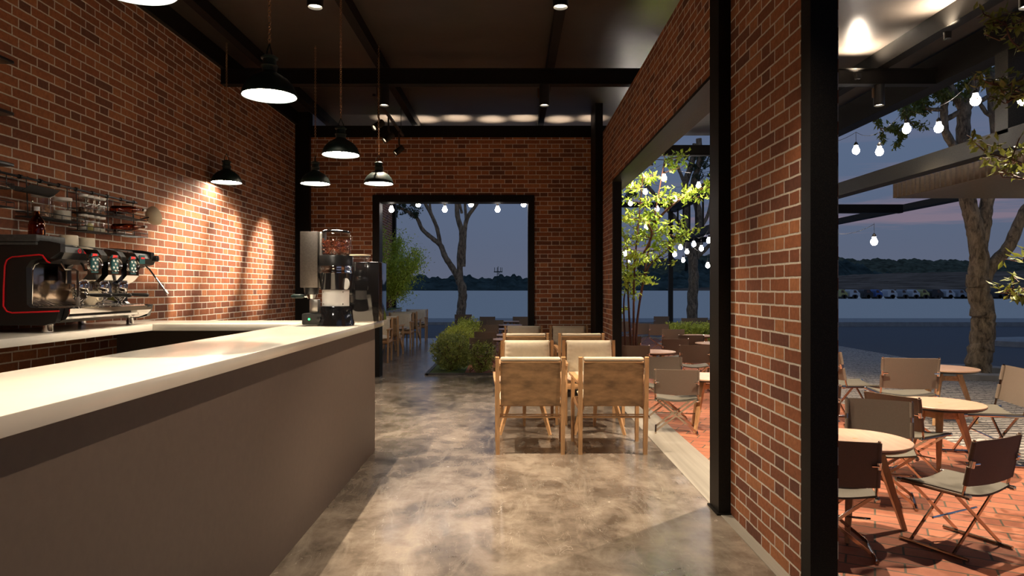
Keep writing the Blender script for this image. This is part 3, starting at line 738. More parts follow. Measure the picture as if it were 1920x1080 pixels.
# ------------------------------------------------------------------ downlights
def downlight(x, y, ztop, label, power, ang=95, light=True):
    t = thing('cylinder_downlight', label, 'ceiling lamp', (x, y, 3.83), 0, 'black cylinder downlights')
    m = MB().lathe([(.066, 0), (.066, ztop-3.83)], 28)
    m = MB(); n = 28; pf2 = [(.056, .02), (.058, 0), (.066, 0), (.066, ztop-3.83), (0, ztop-3.83)]
    vs = [(r*math.cos(2*PI*j/n), r*math.sin(2*PI*j/n), z) for r, z in pf2 for j in range(n)]
    m.add(vs, [(i*n+j, i*n+(j+1)%n, (i+1)*n+(j+1)%n, (i+1)*n+j) for i in range(4) for j in range(n)], True)
    m.build('housing', 'black', t)
    MB().lathe([(0, .021), (.055, .02), (.055, .03), (0, .03)], 24).build('lens', 'lens', t)
    MB().box(-.085, -.066, -.012, .012, .1, .22).build('side_clip', 'copper', t)
    if light: spot(t, (0, 0, .012), power, ang, (1, .79, .58), .5, (0, 0, -1), .014)
    return t
downlight(-1.62, 5.62, 4.088, 'black cylinder downlight at the top edge, above the bar pendants', 430, 78)
downlight(.4, 5.62, 4.088, 'black cylinder downlight at the top edge, above the first pair of armchairs', 225, 84)
downlight(-1.62, 8.65, 4.088, 'black cylinder downlight under the cross beam, left of the back doorway centre', 300, 76)
downlight(.41, 8.65, 4.088, 'black cylinder downlight under the cross beam, nearest the right brick wall', 240, 66)
downlight(4.65, 8.65, 4.088, 'black cylinder downlight outdoors under the patio roof beam', 150)
# lamps of the same rows just above the frame
downlight(4.25, 5.62, 4.088, 'black cylinder downlight above the patio, out of view', 330)
downlight(2.35, 5.62, 4.088, 'black cylinder downlight above the patio beside the wall, out of view', 520, 90)
downlight(.4, 2.6, 4.088, 'black cylinder downlight near the camera above the floor, out of view', 140, 92)
downlight(-1.62, 2.6, 4.088, 'black cylinder downlight near the camera above the bar, out of view', 300, 78)
downlight(2.6, 12.9, 4.49, 'black cylinder downlight above the far patio behind the wall', 190)
downlight(2.35, 10.5, 4.49, 'unseen black cylinder downlight added behind the brick lintel to light the slender tree', 200, 110)  # not of these rows; added, unseen, to brighten the slender tree's leaves
# track heads
tr = thing('lighting_track', 'thin black ceiling track carrying three small spotlights', 'light track', (-1.82, 10.2, 4.05))
MB().box(-.02, .02, -1.2, 1.2, 0, .03).build('track_bar', 'black', tr)
MB().tube([(0, -1, .03), (0, -1, .45)], .006, 6).tube([(0, 1, .03), (0, 1, .45)], .006, 6).build('drop_rod', 'black', tr)
for y, ty, tz_, lab in ((9.3, 7.5, 2.0, 'nearest'), (10.06, 8.75, 2.0, 'middle'), (11.0, 10.0, 2.0, 'farthest')):
    t = thing('track_spotlight', 'small grey ribbed spotlight on the ceiling track, %s of the three' % lab, 'spotlight', (-1.82, y, 4.05), 0, 'track spotlights')
    d = (Vector((-3.67, ty, 1.9))-Vector((-1.82, y, 3.72))).normalized()
    MB().tube([(0, 0, 0), (.0, 0, -.2), (.02, 0, -.26)], [.012, .014, .01], 8).build('arm', 'steel_grey', t)
    q = d.to_track_quat('-Z', 'Y').to_matrix().to_4x4(); q.translation = Vector((0, 0, -.31))
    n = 18; pf2 = [(.036, -.07), (.038, -.09), (.046, -.09), (.048, -.05), (.044, -.045), (.048, -.03), (.044, -.02), (.048, -.005), (.044, .005), (.048, .02), (.044, .04), (.048, .08), (0, .09)]
    vs = [tuple(q @ Vector((r*math.cos(2*PI*j/n), r*math.sin(2*PI*j/n), z))) for r, z in pf2 for j in range(n)]
    MB().add(vs, [(i*n+j, i*n+(j+1)%n, (i+1)*n+(j+1)%n, (i+1)*n+j) for i in range(12) for j in range(n)], True).build('head', 'steel_grey', t)
    MB().lathe([(0, -.071), (.036, -.07), (0, -.06)], 16, M4=q).build('lens', 'lens_dim', t)
    spot(t, tuple(Vector((0, 0, -.31))+d*.1), 1000, 25, (1, .78, .58), .95, d, .03)

# small uplights washing the roof deck
def uplight(loc, label, power, ang, aim, brk):
    t = thing('roof_uplight', label, 'uplight', loc, 0, 'small black uplights below the roof deck')
    n = 16; pf2 = [(0, -.04), (.035, -.04), (.04, .03), (.034, .03), (.034, .0), (0, .0)]
    vs = [(r*math.cos(2*PI*j/n), r*math.sin(2*PI*j/n), z) for r, z in pf2 for j in range(n)]
    MB().add(vs, [(i*n+j, i*n+(j+1)%n, (i+1)*n+(j+1)%n, (i+1)*n+j) for i in range(5) for j in range(n)], True).build('housing', 'black', t)
    MB().lathe([(0, .001), (.033, .001), (.03, .004), (0, .005)], 14).build('lens', 'lens', t)
    MB().tube([(0, 0, -.035), brk], .01, 6).build('bracket', 'black', t)
    spot(t, (0, 0, .032), power, ang, (1, .84, .66), .9, aim, .03)
for i, px in enumerate((728, 795, 856, 922, 982, 1050, 1111)):
    X = (px-960)*11.95/F
    uplight((X, 11.98+.1*(i % 2), 4.02), 'small uplight behind the top of the back wall, %s from the left' % ordn[i], 90, 76, (0, 0, 1), (0, -.12-.1*(i % 2), -.06))
for i, y in enumerate((5.3, 6.9, 8.1, 9.6, 10.7)):
    uplight((1.66, y, 3.36), 'small added uplight on the outer steel sill above the side opening, %s from the camera' % ordn[i], 160, 100, (.45, 0, 1), (.06, 0, -.1))  # added to light the deck above the wall; no such fixtures in sight
for i, (x, y, a) in enumerate(((4.32, 8.53, (0, -.25, 1)), (3.62, 8.53, (0, -.25, 1)), (4.56, 7.15, (-.5, 0, 1)), (3.0, 8.53, (0, -.3, 1)))):
    uplight((x, y, 4.17), 'small added uplight fixed to the patio cross beam, %s' % ('right one', 'middle one', 'on the long purlin', 'left one')[i], 160, 132, a, (0, .06, -.03))  # added, black against black steel, to make bright patches on the deck
def fill_lamp(loc, label, z, power, r=.09):
    t = thing('unseen_fill_lamp', label, 'fill lamp', loc)
    MB().lathe([(.09, 0), (.09, .02), (.03, .04), (.025, z-.12), (.06, z-.1), (.06, z-.085)], 16).build('stand', 'black', t)
    MB().lathe([(0, z-.08), (r*.7, z-.07), (r, z), (r*.7, z+.07), (0, z+.09)], 18).build('globe', 'globe', t)
power_globe = 28
M['globe'] = emit('fill_globe', (1, .85, .62), power_globe)
fill_lamp((8.7, 9.9, 0), 'unseen globe lamp added under the corrugated awning to light its underside', 2.2, 0, .17)  # added out of view to brighten the awning's underside
fill_lamp((-3.3, 13.4, .93), 'unseen short globe lamp added in the long planter to light the shrub', .5, 0)  # unseen globe, added so the planter shrub catches light
fill_lamp((3.3, 9.0, 0), 'unseen globe lamp standing on the patio, hidden behind the brick pier', 1.3, 0, .08)  # unseen light source, hidden by the pier
# ------------------------------------------------------------------ armchair (faces +Y)
def make_armchair(label, loc, rz):
    t = thing('wooden_armchair', label, 'armchair', loc, rz, 'wooden armchairs with linen cushions')
    for s in (-1, 1):
        MB().beam((s*.296, -.25, 0), (s*.298, -.275, .42), .034, .045, .04, .05, up=(0,1,0)).beam((s*.298, -.275, .42), (s*.3, -.315, .895), .04, .05, .034, .042, up=(0,1,0)).build('rear_leg', 'wood', t)
        MB().beam((s*.318, .29, 0), (s*.318, .26, .66), .032, .05, .036, .045, up=(0,1,0)).build('front_leg', 'wood', t)
        a = MB(); a.beam((s*.325, .32, .672), (s*.32, .0, .68), .06, .026, .05, .026).beam((s*.32, .0, .68), (s*.305, -.3, .655), .05, .026, .035, .026); a.build('armrest', 'wood_y', t)
        MB().box(s*.3-.014, s*.3+.014, -.26, .27, .4, .45, bev=.003).build('side_rail', 'wood_y', t)
    MB().tube([(-.29, -.262, .345), (.29, -.262, .345)], .011, 8).tube([(-.28, -.25, .365), (.28, -.25, .365)], .006, 6).build('rear_stretcher', 'wood_h', t)
    MB().box(-.3, .3, .245, .275, .395, .45, bev=.003).build('front_rail', 'wood_h', t)
    MB().box(-.29, .29, -.25, .25, .44, .452).build('seat_base', 'wood_h', t)
    def pl(u, v):
        z = .455+.395*v; return (-.27+.54*u, -.282-.04*(z-.42)/.47-.004*math.sin(PI*u), z)
    MB().grid(pl, 8, 6, .016).build('back_panel', 'backply', t)
    MB().tube([pl(0, 1), pl(1, 1)], .011, 10).build('top_rail', 'wood_h', t)
    # cushions: puffed boxes with creased rims
    def puff(w, h, d, n=16, crease=.012):
        def side(sg):
            def fn(u, v):
                a, b = 2*u-1, 2*v-1
                e = (1-abs(a)**3.2)*(1-abs(b)**3.2); e = max(e, 0)**.42
                cr = crease*math.sin(b*26)*max(0, abs(a)-.72)*3*e+crease*.6*math.sin(a*30)*max(0, abs(b)-.78)*3*e
                return (a*w/2*(1-.02*abs(b)), sg*(d/2*e)+sg*cr, b*h/2)
            return fn
        return MB().grid(side(1), n*2, n*2).grid(side(-1), n*2, n*2)
    m = puff(.535, .42, .13); o = m.build('back_cushion', 'cushion', t); o.location = (0, -.222, .68); o.rotation_euler = (math.radians(5), 0, 0)
    m = puff(.575, .5, .1); o = m.build('seat_cushion', 'cushion', t); o.location = (0, .005, .498); o.rotation_euler = (PI/2, 0, 0)
    m = MB().box(-.272, .272, -.332, -.262, .857, .893, bev=.014); m.build('cushion_flap', 'cushion', t)
    return t
def make_table(label, loc, rz, s=1):
    t = thing('round_table', label, 'table', loc, rz, 'round wooden three legged tables'); t.scale = (s,)*3
    MB().lathe([(0, .553), (.318, .553), (.325, .557), (.325, .567), (.322, .57), (0, .5702)], 56).build('table_top', 'tabletop', t)
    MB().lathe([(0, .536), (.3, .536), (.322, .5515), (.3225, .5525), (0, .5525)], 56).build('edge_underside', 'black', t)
    for k in range(3):
        a = 2*PI*k/3+PI/2; c, sn = math.cos(a), math.sin(a)
        MB().beam((c*.13, sn*.13, .536), (c*.3, sn*.3, 0), .05, .06, .026, .026, up=(-sn, c, 0)).build('leg', 'wood', t)
        MB().beam((0, 0, .46), (c*.155, sn*.155, .46), .022, .05).build('stretcher', 'wood_y', t)
    MB().lathe([(0, .5703), (.017, .5703), (.015, .5712), (0, .5714)], 16).build('centre_cap', 'wood', t)
    return t
def make_director(label, loc, rz, s=1):
    t = thing('folding_chair', label, 'folding chair', loc, rz, 'metal framed folding chairs with fabric seats'); t.scale = (s,)*3
    w = .212
    for sg in (-1, 1):
        MB().tube([(sg*w, -.2, .012), (sg*w, .2, .012)], .0105, 8).build('floor_runner', 'chrome_warm', t)
        MB().tube([(sg*w, -.2, .36), (sg*w, .2, .36)], .0105, 8).build('seat_rail', 'chrome_warm', t)
        for y in (-.2, .2): MB().lathe([(0, -.014), (.015, -.012), (.015, .012), (0, .014)], 10, M4=Matrix.Translation((sg*w, y, .36)) @ Matrix.Rotation(PI/2, 4, 'X')).build('end_cap', 'chrome', t)
        for y in (-.125, .125):
            yy = y+sg*.008
            MB().beam((-sg*w, yy, .018), (sg*w, yy, .355), .018, .009, up=(0,1,0)).build('cross_leg', 'chrome_warm', t)
        MB().tube([(sg*w, -.17, .365), (sg*(w+.002), -.2, .5), (sg*(w+.004), -.235, .685)], .008, 8).build('back_post', 'chrome_warm', t)
        MB().tube([(sg*(w+.003), -.219, .53), (sg*(w+.003), -.227, .57)], .0135, 10).tube([(sg*(w+.002), -.236, .55), (sg*(w-.035), -.24, .55)], .006, 6).build('clip', 'chrome', t)
        m = MB()
        for z0, z1 in ((.425, .532), (.568, .676)):
            y0 = -.182-.05*(z0-.42)/.26; y1 = -.182-.05*(z1-.42)/.26
            m.tube([(sg*(w+.002), y0-.002, z0), (sg*(w+.003), y1-.002, z1)], .0145, 10)
        m.build('back_sleeve', 'sling', t)
    MB().tube([(-w, 0, .19), (w, 0, .19)], .006, 6).build('pivot_rod', 'chrome', t)
    def bk(u, v):
        z = .42+.26*v; return (-w+.004+(2*w-.008)*u, -.193-.05*v-.014*math.sin(PI*u), z-.006*math.sin(PI*u)*(1-v))
    MB().grid(bk, 12, 6, .005).build('back_sling', 'sling', t)
    def st(u, v): return (-w+2*w*u, -.185+.37*v, .372-.028*math.sin(PI*u))
    MB().grid(st, 12, 4, .012).build('seat_sling', 'seatfab', t)
    return t
def armchair(x, y, rz, label):
    global arm0
    if arm0 is None: arm0 = make_armchair(label, (x, y, 0), rz); return arm0
    return dup(arm0, (x, y, 0), rz, label)
arm0 = None
AW, FC = 0, PI      # facing away from the camera / facing it
for x, s_ in ((.167, 'left'), (.92, 'right')):
    armchair(x, 6.49, AW, 'wooden armchair seen from behind in the nearest row, the %s one' % s_)
for x, s_ in ((.18, 'left'), (.916, 'right')):
    armchair(x, 7.87, FC, 'wooden armchair with pale linen cushion facing the camera in the second row, the %s one' % s_)
for x, s_ in ((.19, 'left'), (.955, 'right')):
    armchair(x, 9.72, AW, 'wooden armchair seen from behind in the third row, the %s one' % s_)
for x, s_ in ((.19, 'left'), (.94, 'right')):
    armchair(x, 11.0, FC, 'wooden armchair with shaded cushion against the back brick wall, the %s one' % s_)
for x, y, rz, lab in ((-2.83, 14.1, FC, 'wooden armchair just outside the back doorway, nearest, its cushion toward the camera'),
                      (-2.83, 15.45, AW, 'wooden armchair outside the back doorway, second away, its brown back showing'),
                      (-2.83, 17.15, FC, 'wooden armchair outside the back doorway, third away, cushion toward the camera'),
                      (-2.83, 18.45, AW, 'wooden armchair outside the back doorway, fourth away, its brown back showing'),
                      (-2.8, 19.85, FC, 'wooden armchair outside the back doorway, farthest in the row by the road')):
    armchair(x, y, rz, lab)
tab0 = None
def table(x, y, rz, label, s=1):
    global tab0
    if tab0 is None: tab0 = make_table(label, (x, y, 0), rz, s); return tab0
    return dup(tab0, (x, y, 0), rz, label, scale=s)
table(.135, 7.2, 0, 'round three legged table between the two left armchairs of the near rows')
table(.905, 7.2, 0, 'round three legged table between the two right armchairs of the near rows')
table(.2, 10.35, 0, 'round three legged table between the far left armchairs near the back brick wall')
table(.95, 10.35, 0, 'round three legged table between the far right armchairs near the back brick wall')
table(-2.83, 16.3, 0, 'round table between the second and third armchairs outside the back doorway')
table(-2.8, 19.15, 0, 'round table between the last two armchairs outside the back doorway')
table(2.165, 4.31, -1.65, 'nearest round wooden patio table, cut by the black column')
table(3.548, 5.656, .45, 'round wooden patio table in the middle of the right side, second nearest', 1.0)
table(4.9, 7.75, .2, 'small round table on the cobbles before the street tree', 1.08)
table(2.12, 7.37, .3, 'round patio table just outside the side opening, cut by the steel column')
table(2.13, 10.26, .9, 'round grey looking table deeper in the side opening, behind the armchairs')
table(3.75, 13.7, .1, 'round table with pinkish top far inside the side opening')
table(3.5, 11.8, .1, 'round table at the right edge of the side opening beside the hedge')
table(-1.25+.0, 19.6, .5, 'small round table at the road edge past the end of the concrete path')
for i, (y, lab) in enumerate(((12.7, 'nearest'), (13.9, 'second nearest'), (15.9, 'middle'), (17.6, 'second farthest'), (19.6, 'farthest'))):
    table(-.06, y, .5*i, 'small round table low at the right of the back doorway, %s in line' % lab)
dir0 = None
def director(bx_, by_, ang, label, s=1):
    """back centre at (bx_,by_); ang = facing angle, degrees clockwise from +Y"""
    global dir0
    rz = -math.radians(ang); off = Vector((0, -.21*s)); c, sn = math.cos(rz), math.sin(rz)
    x = bx_-(off.x*c-off.y*sn); y = by_-(off.x*sn+off.y*c)
    if dir0 is None: dir0 = make_director(label, (x, y, 0), rz, s); return dir0
    return dup(dir0, (x, y, 0), rz, label, scale=s)
D = [
 (2.72, 3.86, -26, 'folding chair nearest the lower right corner, its whole crossed metal frame in view', 1),
 (1.80, 3.80, 18, 'folding chair in front of the nearest patio table, cut by the black column', 1),
 (2.74, 5.1, 206, 'folding chair just behind the nearest patio table, facing the camera', 1),
 (3.01, 5.39, 60, 'folding chair turned right, tucked behind another chair at the second patio table', 1),
 (4.02, 6.9, 10, 'folding chair with wide brown back in front of the small table on the cobbles', 1.2),
 (3.62, 7.75, 88, 'folding chair seen edge on behind the black column, at the left of the cobbles', 1.2),
 (4.42, 6.0, -78, 'folding chair seen edge on at the far right, right of the second patio table', 1.2),
 (1.70, 7.05, 12, 'folding chair just outside the side opening, nearest to the first armchairs', 1),
 (1.84, 8.3, 185, 'folding chair facing the camera behind the table outside the side opening', 1),
 (2.69, 10.05, 8, 'dark folding chair right of the grey looking table in the side opening', 1),
 (2.70, 11.3, -6, 'dark folding chair behind the right side of the grey looking table', 1),
 (3.2, 12.2, 5, 'folding chair partly hidden, fourth one deep in the side opening', 1),
 (3.28, 13.9, 0, 'folding chair fifth deep in the side opening, left of the pinkish table', 1),
 (3.42, 15.9, 8, 'folding chair sixth deep in the side opening beyond the pinkish table', 1),
 (3.05, 16.2, -10, 'folding chair sixth deep in the side opening, the left of two side by side', 1),
 (4.42, 20.2, 0, 'tiny far folding chair by the road left of the steel post', 1),
 (4.95, 19.0, 20, 'tiny far folding chair behind the hedge, left of a pair', 1),
 (5.3, 19.3, 0, 'tiny far folding chair behind the hedge, right of a pair', 1),
 (5.35, 18.0, 0, 'tiny far folding chair at the right edge of the side opening', 1),
 (1.79, 10.0, 6, 'dark folding chair partly hidden behind the wall end left of the grey looking table', 1),
 (2.02, 11.9, 10, 'dark folding chair low behind the thin tree stems in the side opening', 1),
 (2.75, 17.2, 0, 'pale folding chair far behind the thin tree stems', 1),
 (-1.42+.0, 19.9, 0, 'folding chair at the road edge under the big tree behind the doorway', 1.1),
 (-.55, 12.2, -5, 'dark folding chair right behind the right hand bush in the back doorway', .93),
 (-.52, 13.4, 0, 'folding chair second in the line behind the right hand bush', .97),
 (-.53, 15.6, 0, 'folding chair third in the line behind the right hand bush', 1),
 (-.45, 17.9, 0, 'folding chair fourth in the line seen low through the back doorway', 1),
 (-.72, 20.0, 0, 'farthest left folding chair of the line seen low through the back doorway', 1),
 (.25, 20.0, 0, 'farthest right folding chair beside the doorway frame', 1),
 (.42, 18.3, 0, 'folding chair half hidden behind the right side of the back doorway frame', 1),
 (2.62, 5.95, 10, 'folding chair mostly behind the black column at the second patio table', 1),
]
for d in D: director(*d)

# ------------------------------------------------------------------ string lights
bulb0 = None
def bulb(loc, label, drop=.14, s=1):
    global bulb0
    if bulb0 is None:
        t = thing('string_bulb', label, 'light bulb', loc, 0, 'bulbs of the string lights')
        MB().lathe([(0, -.055), (.022, -.05), (.04, -.032), (.0475, -.008), (.044, .016), (.03, .038), (.024, .056), (.024, .066), (0, .067)], 20).build('glass_globe', 'bulb', t)
        MB().lathe([(.025, .0675), (.028, .075), (.024, .095), (.008, .118), (0, .12)], 14).build('socket', 'black', t)
        MB().tube([(0, 0, .11), (0, 0, .11+drop)], .003, 6).build('cord', 'black', t)
        bulb0 = t; return t
    return dup(bulb0, loc, None, label, scale=s)
def bulbs(lst):
    for px, py, Y, lab in lst: bulb(P(px, py, Y), lab)
bulbs([(734, 393, 12.7, 'bulb at the top left corner of the back doorway'), (784, 383, 12.7, 'bulb under the doorway top, second from the left'), (834, 393, 12.7, 'bulb under the doorway top, third from the left'),
       (883, 383, 12.7, 'bulb under the doorway top, fourth from the left'), (933, 393, 12.7, 'bulb under the doorway top, fifth from the left, low'), (982, 383, 12.7, 'bulb at the top right corner of the back doorway')])
bulbs([(1605, 282, 9.35, 'bulb nearest the black column in the upper patio string'), (1649, 284, 8.7, 'bulb second from the black column in the upper patio string'), (1700, 242, 8.1, 'bulb in front of drooping leaves right of the outdoor downlight'),
       (1760, 240, 7.8, 'bulb between leaf clusters and the curved tree limb'), (1829, 188, 6.8, 'bulb in front of the forked trunk, largest of the upper string'), (1919, 187, 6.4, 'bulb half cut by the right edge of the view'),
       (1639, 453, 9.7, 'lone low bulb hanging over the horizon right of the black column')])
near = [(1183, 346, 12.5, 'bulb at the upper left corner of the side opening'), (1210, 360, 14, 'bulb among leaves below the upper left corner bulb'), (1182, 381, 15, 'bulb low at the left edge among the thin tree leaves'),
        (1245, 334, 11.5, 'bulb at the top of the thin tree in the side opening'), (1266, 373, 14.5, 'bulb on the leafy branch right of the thin tree top'), (1232, 392, 15, 'bulb under the thin tree crown near its centre'),
        (1213, 425, 12.5, 'bulb at mid height among the thin tree stems'), (1172, 475, 13, 'bulb low left against the opening frame'), (1180, 487, 15.5, 'bulb lowest at the left of the thin tree'),
        (1310, 348, 13, 'bulb high at the right between the hanging rods'), (1276, 464, 15.5, 'bulb under the hanging frame, upper left of the cluster'), (1265, 477, 15.5, 'bulb under the hanging frame, leftmost of the cluster'),
        (1288, 472, 16, 'bulb under the hanging frame, middle of the cluster'), (1301, 458, 15, 'bulb under the hanging frame, highest of the cluster'), (1281, 488, 17, 'bulb under the hanging frame, lowest of the cluster'),
        (1315, 466, 14.5, 'bulb under the hanging frame, right side of the cluster'), (1329, 451, 14, 'bulb cut by the steel column, upper one'), (1327, 498, 15, 'bulb cut by the steel column, lower one')]
bulbs(near)
for i in range(7):        # row close behind the back wall, lighting the roof deck
    bulb((-2.1+.59*i, 12.3, 3.5+.12*(i % 2)), 'bulb just behind the back wall above the doorway, %s from the left' % ('first', 'second', 'third', 'fourth', 'fifth', 'sixth', 'seventh')[i])
def cable(pts, label, r=.003):
    tag(MB().tube(pts, r, 6).build('light_cable', 'black'), label, 'cable')
def sag(a, b, s, n=10): return [tuple(Vector(a).lerp(Vector(b), i/n)-Vector((0, 0, s*4*(i/n)*(1-i/n)))) for i in range(n+1)]
def up(px, py, Y): p = P(px, py, Y); p.z += .25; return p
cable(sag(up(1560, 300, 9.6), up(1605, 282, 9.35), .02)+sag(up(1605, 282, 9.35), up(1649, 284, 8.7), .05)[1:]+sag(up(1649, 284, 8.7), up(1700, 242, 8.1), .03)[1:]+sag(up(1700, 242, 8.1), up(1760, 240, 7.8), .08)[1:]+sag(up(1760, 240, 7.8), up(1829, 188, 6.8), .05)[1:]+sag(up(1829, 188, 6.8), up(1919, 187, 6.4), .05)[1:]+[(5.3, 5.0, 4.0)], 'thin black cable carrying the upper patio bulbs')
cable(sag(P(1560, 437, 9.9), up(1639, 453, 9.7), .06)+[tuple(P(1639, 418, 9.7))], 'thin black cable holding the lone low bulb')
cable(sag((-2.9, 12.7, 3.3), (1.2, 12.7, 3.3), .05), 'thin black cable across the top of the back doorway')
cable(sag((-2.9, 12.3, 3.78), (2.0, 12.3, 3.78), .03), 'thin black cable behind the back wall top')
for k_, ids in enumerate(((0, 3, 9), (2, 1, 4), (7, 6, 5), (11, 10, 13, 15, 16), (8, 14, 12, 17))):
    pts = []
    q = [up(*near[i][:3]) for i in ids]; q = [q[0]+Vector((-.3, 1.2, .3))]+q+[q[-1]+Vector((.8, .3, .3))]
    for a, b in zip(q, q[1:]): pts += sag(a, b, .06)[(1 if pts else 0):]
    cable(pts, 'thin black bulb cable in the side opening, %s' % ['highest', 'through the thin tree crown', 'across the thin tree stems', 'under the hanging frame, front', 'under the hanging frame, rear'][k_])
# ------------------------------------------------------------------ plants
def wander(a, b, n, amp):
    a = Vector(a); b = Vector(b); o = [a]
    for i in range(1, n):
        t = i/n; o.append(a.lerp(b, t)+rdir()*amp*math.sin(PI*t))
    return o+[b]
def smooth(pts, sub=4):
    pts = [Vector(p) for p in pts]; o = []
    for i in range(len(pts)-1):
        p0 = pts[max(i-1, 0)]; p1 = pts[i]; p2 = pts[i+1]; p3 = pts[min(i+2, len(pts)-1)]
        for k in range(sub):
            t = k/sub
            o.append(.5*((2*p1)+(p2-p0)*t+(2*p0-5*p1+4*p2-p3)*t*t+(3*p1-p0-3*p2+p3)*t**3))
    return o+[pts[-1]]
def bush(x, y, rx, h, label, mat='leaf_bush', n=1500, leaf=.028, ry=None, cat='bush', z0=0.02):
    t = thing('leafy_bush', label, cat, (x, y, z0)); ry = ry or rx
    st = MB(); pts = []
    for i in range(14):
        a = 2*PI*i/14; st.tube(wander((0, 0, 0), (rx*.7*math.cos(a), ry*.7*math.sin(a), h*random.uniform(.6, .9)), 4, .03), [.008, .007, .006, .005, .003], 5)
    st.build('stems', 'stem', t)
    for i in range(n):
        d = rdir(); r = random.uniform(.55, 1.06)**.6
        lump = 1+.1*math.sin(d.x*7+d.z*5)+.1*math.sin(d.y*9)
        p = Vector((d.x*rx*r*lump, d.y*ry*r*lump, h*.5+d.z*h*.52*r*lump))
        if p.z < .02: p.z = random.random()*.1
        pts.append(p)
    m = MB(); leaves(m, pts[:int(n*.62)], leaf*2.0, .6, .5, -.3); m.build('foliage', mat, t); return t
bush(-1.1, 12.42, .37, .68, 'round green bush at the near left corner of the planting bed', n=5200, leaf=.026)
bush(-.545, 12.12, .24, .53, 'smaller dark bush at the near right corner of the planting bed', n=2400, leaf=.026)
bush(-1.13, 13.6, .33, .72, 'yellow green bush second along the planting bed', 'leaf_hedge', 3600, .027)
bush(-1.1, 14.6, .33, .72, 'yellow green bush third along the planting bed', 'leaf_hedge', 2800, .028)
bush(-1.0, 15.7, .36, .75, 'bright yellow green bush fourth along the planting bed', 'leaf_hedge', 2800, .03)
bush(-1.12, 16.9, .34, .74, 'bright yellow green bush at the far end of the planting bed', 'leaf_hedge', 2200, .032)
# hedge
hd = thing('hedge_row', 'low yellow green hedge behind the chairs in the side opening', 'hedge', (4.9, 17.3, 0))
m = MB(); pts = [Vector((random.uniform(-.95, 1.0), random.uniform(-.3, .3), .08+random.random()**.6*.52+.05*math.sin(i*.7))) for i in range(7000)]
leaves(m, pts, .055, .5, .55, -.3); m.build('foliage', 'leaf_hedge', hd)
m = MB()
for i in range(24): m.tube(wander((-.9+.08*i, 0, 0), (-.9+.08*i, random.uniform(-.2, .2), .5), 3, .03), .007, 5)
m.build('stems', 'stem', hd)
# planter with multi-stem shrub and the brick garden wall outside left
struct('wall_garden', MB().box(XL-.25, XL, YB+.22, 20.9, 0, 4.03), 'brick_y')
struct('trim_%d' % (n+1), MB().box(XL-.1, XL+.1, 20.9, 21.1, 0, 4.3), 'steel')
pl = thing('long_planter', 'long low grey concrete planter along the garden wall behind the armchairs', 'planter', (-3.42, 16, 0))
MB().box(-.2, .2, -3.9, 3.9, 0, .93).build('box', 'kerb', pl); MB().box(-.17, .17, -3.85, 3.85, .93, .95).build('soil', 'grass', pl)
sh = thing('planter_shrub', 'tall bright green shrub with slender reddish stems growing from the long planter', 'shrub', (-3.3, 17.4, .95))
st = MB(); pts = []; 
for i in range(16):
    y = random.uniform(-1.0, 1.2); tx = random.uniform(-.15, 1.0); tip = Vector((tx, y+random.uniform(-.5, .5), random.uniform(1.2, 2.15)-.45*max(tx, 0)))
    w_ = smooth(wander((random.uniform(-.1, .1), y*.5, 0), tip, 4, .12), 3)
    st.tube(w_, [.014*(1-.7*k/len(w_)) for k in range(len(w_))], 5)
    for k in range(900):
        q = w_[int(len(w_)*random.uniform(.32, .999))]; r = abs(random.gauss(0, .2))
        p = q+rdir()*r; 
        if p.x < -.26: p.x = -.26
        pts.append(p)
st.build('stems', 'stem', sh); m = MB(); leaves(m, pts, .06, .5, .5, .4); m.build('foliage', 'leaf_fine', sh)

# slender tree outside the side opening
def twigs(stems, nb, ln, st, pts, per, spread, upb=.35):
    """side twigs from stems; leaves near the twig outer halves"""
    for w_ in stems:
        for k in range(nb):
            q = w_[int(len(w_)*random.uniform(.4, .999))]; d = rdir(); d.z = abs(d.z)*upb+random.uniform(-.15, .3)
            e = q+d.normalized()*random.uniform(.5, 1)*ln
            tw_ = wander(q, e, 3, .05); st.tube(tw_, [.006, .005, .004, .002], 4, cap=False)
            for _ in range(per):
                t = random.uniform(.25, 1.05); pts.append(q.lerp(e, t)+rdir()*random.random()*spread)
tt = thing('slender_tree', 'slender multi stem young tree with large bright green leaves just outside the side opening', 'tree', (2.0, 11.0, 0))
def loc_(px, py, Y, o): return P(px, py, Y)-Vector(o)
o = (2.0, 11.0, 0); stems = []; st = MB(); pts = []
for path in ([(1192, 717, 11), (1195, 600, 11), (1216, 470, 11.1), (1232, 380, 11), (1246, 300, 11)],
             [(1190, 717, 11), (1188, 610, 11), (1190, 500, 11), (1199, 400, 10.9), (1205, 330, 10.8)],
             [(1186, 717, 11), (1180, 600, 11.1), (1176, 500, 11.3), (1178, 440, 11.4)],
             [(1200, 560, 11), (1216, 500, 11.1), (1250, 470, 11.2), (1270, 440, 11.2)],
             [(1225, 420, 11), (1260, 385, 10.9), (1300, 360, 10.9), (1325, 352, 10.9)],
             [(1205, 480, 11), (1222, 440, 10.9), (1212, 415, 10.8)],
             [(1175, 717, 11.1), (1172, 640, 11.1), (1170, 560, 11.2), (1182, 520, 11.3)]):
    w_ = smooth([loc_(*p, o) for p in path], 5); w_[0].z = max(0, w_[0].z)
    st.tube(w_, [.02*(1-.8*k/len(w_))+.003 for k in range(len(w_))], 6); stems.append(w_)
for p, r in ((stems[0], 10), (stems[1], 9), (stems[2], 8), (stems[3], 7), (stems[4], 9), (stems[5], 4), (stems[6], 5)): twigs([p], int(r*2.3), .5, st, pts, 17, .08)
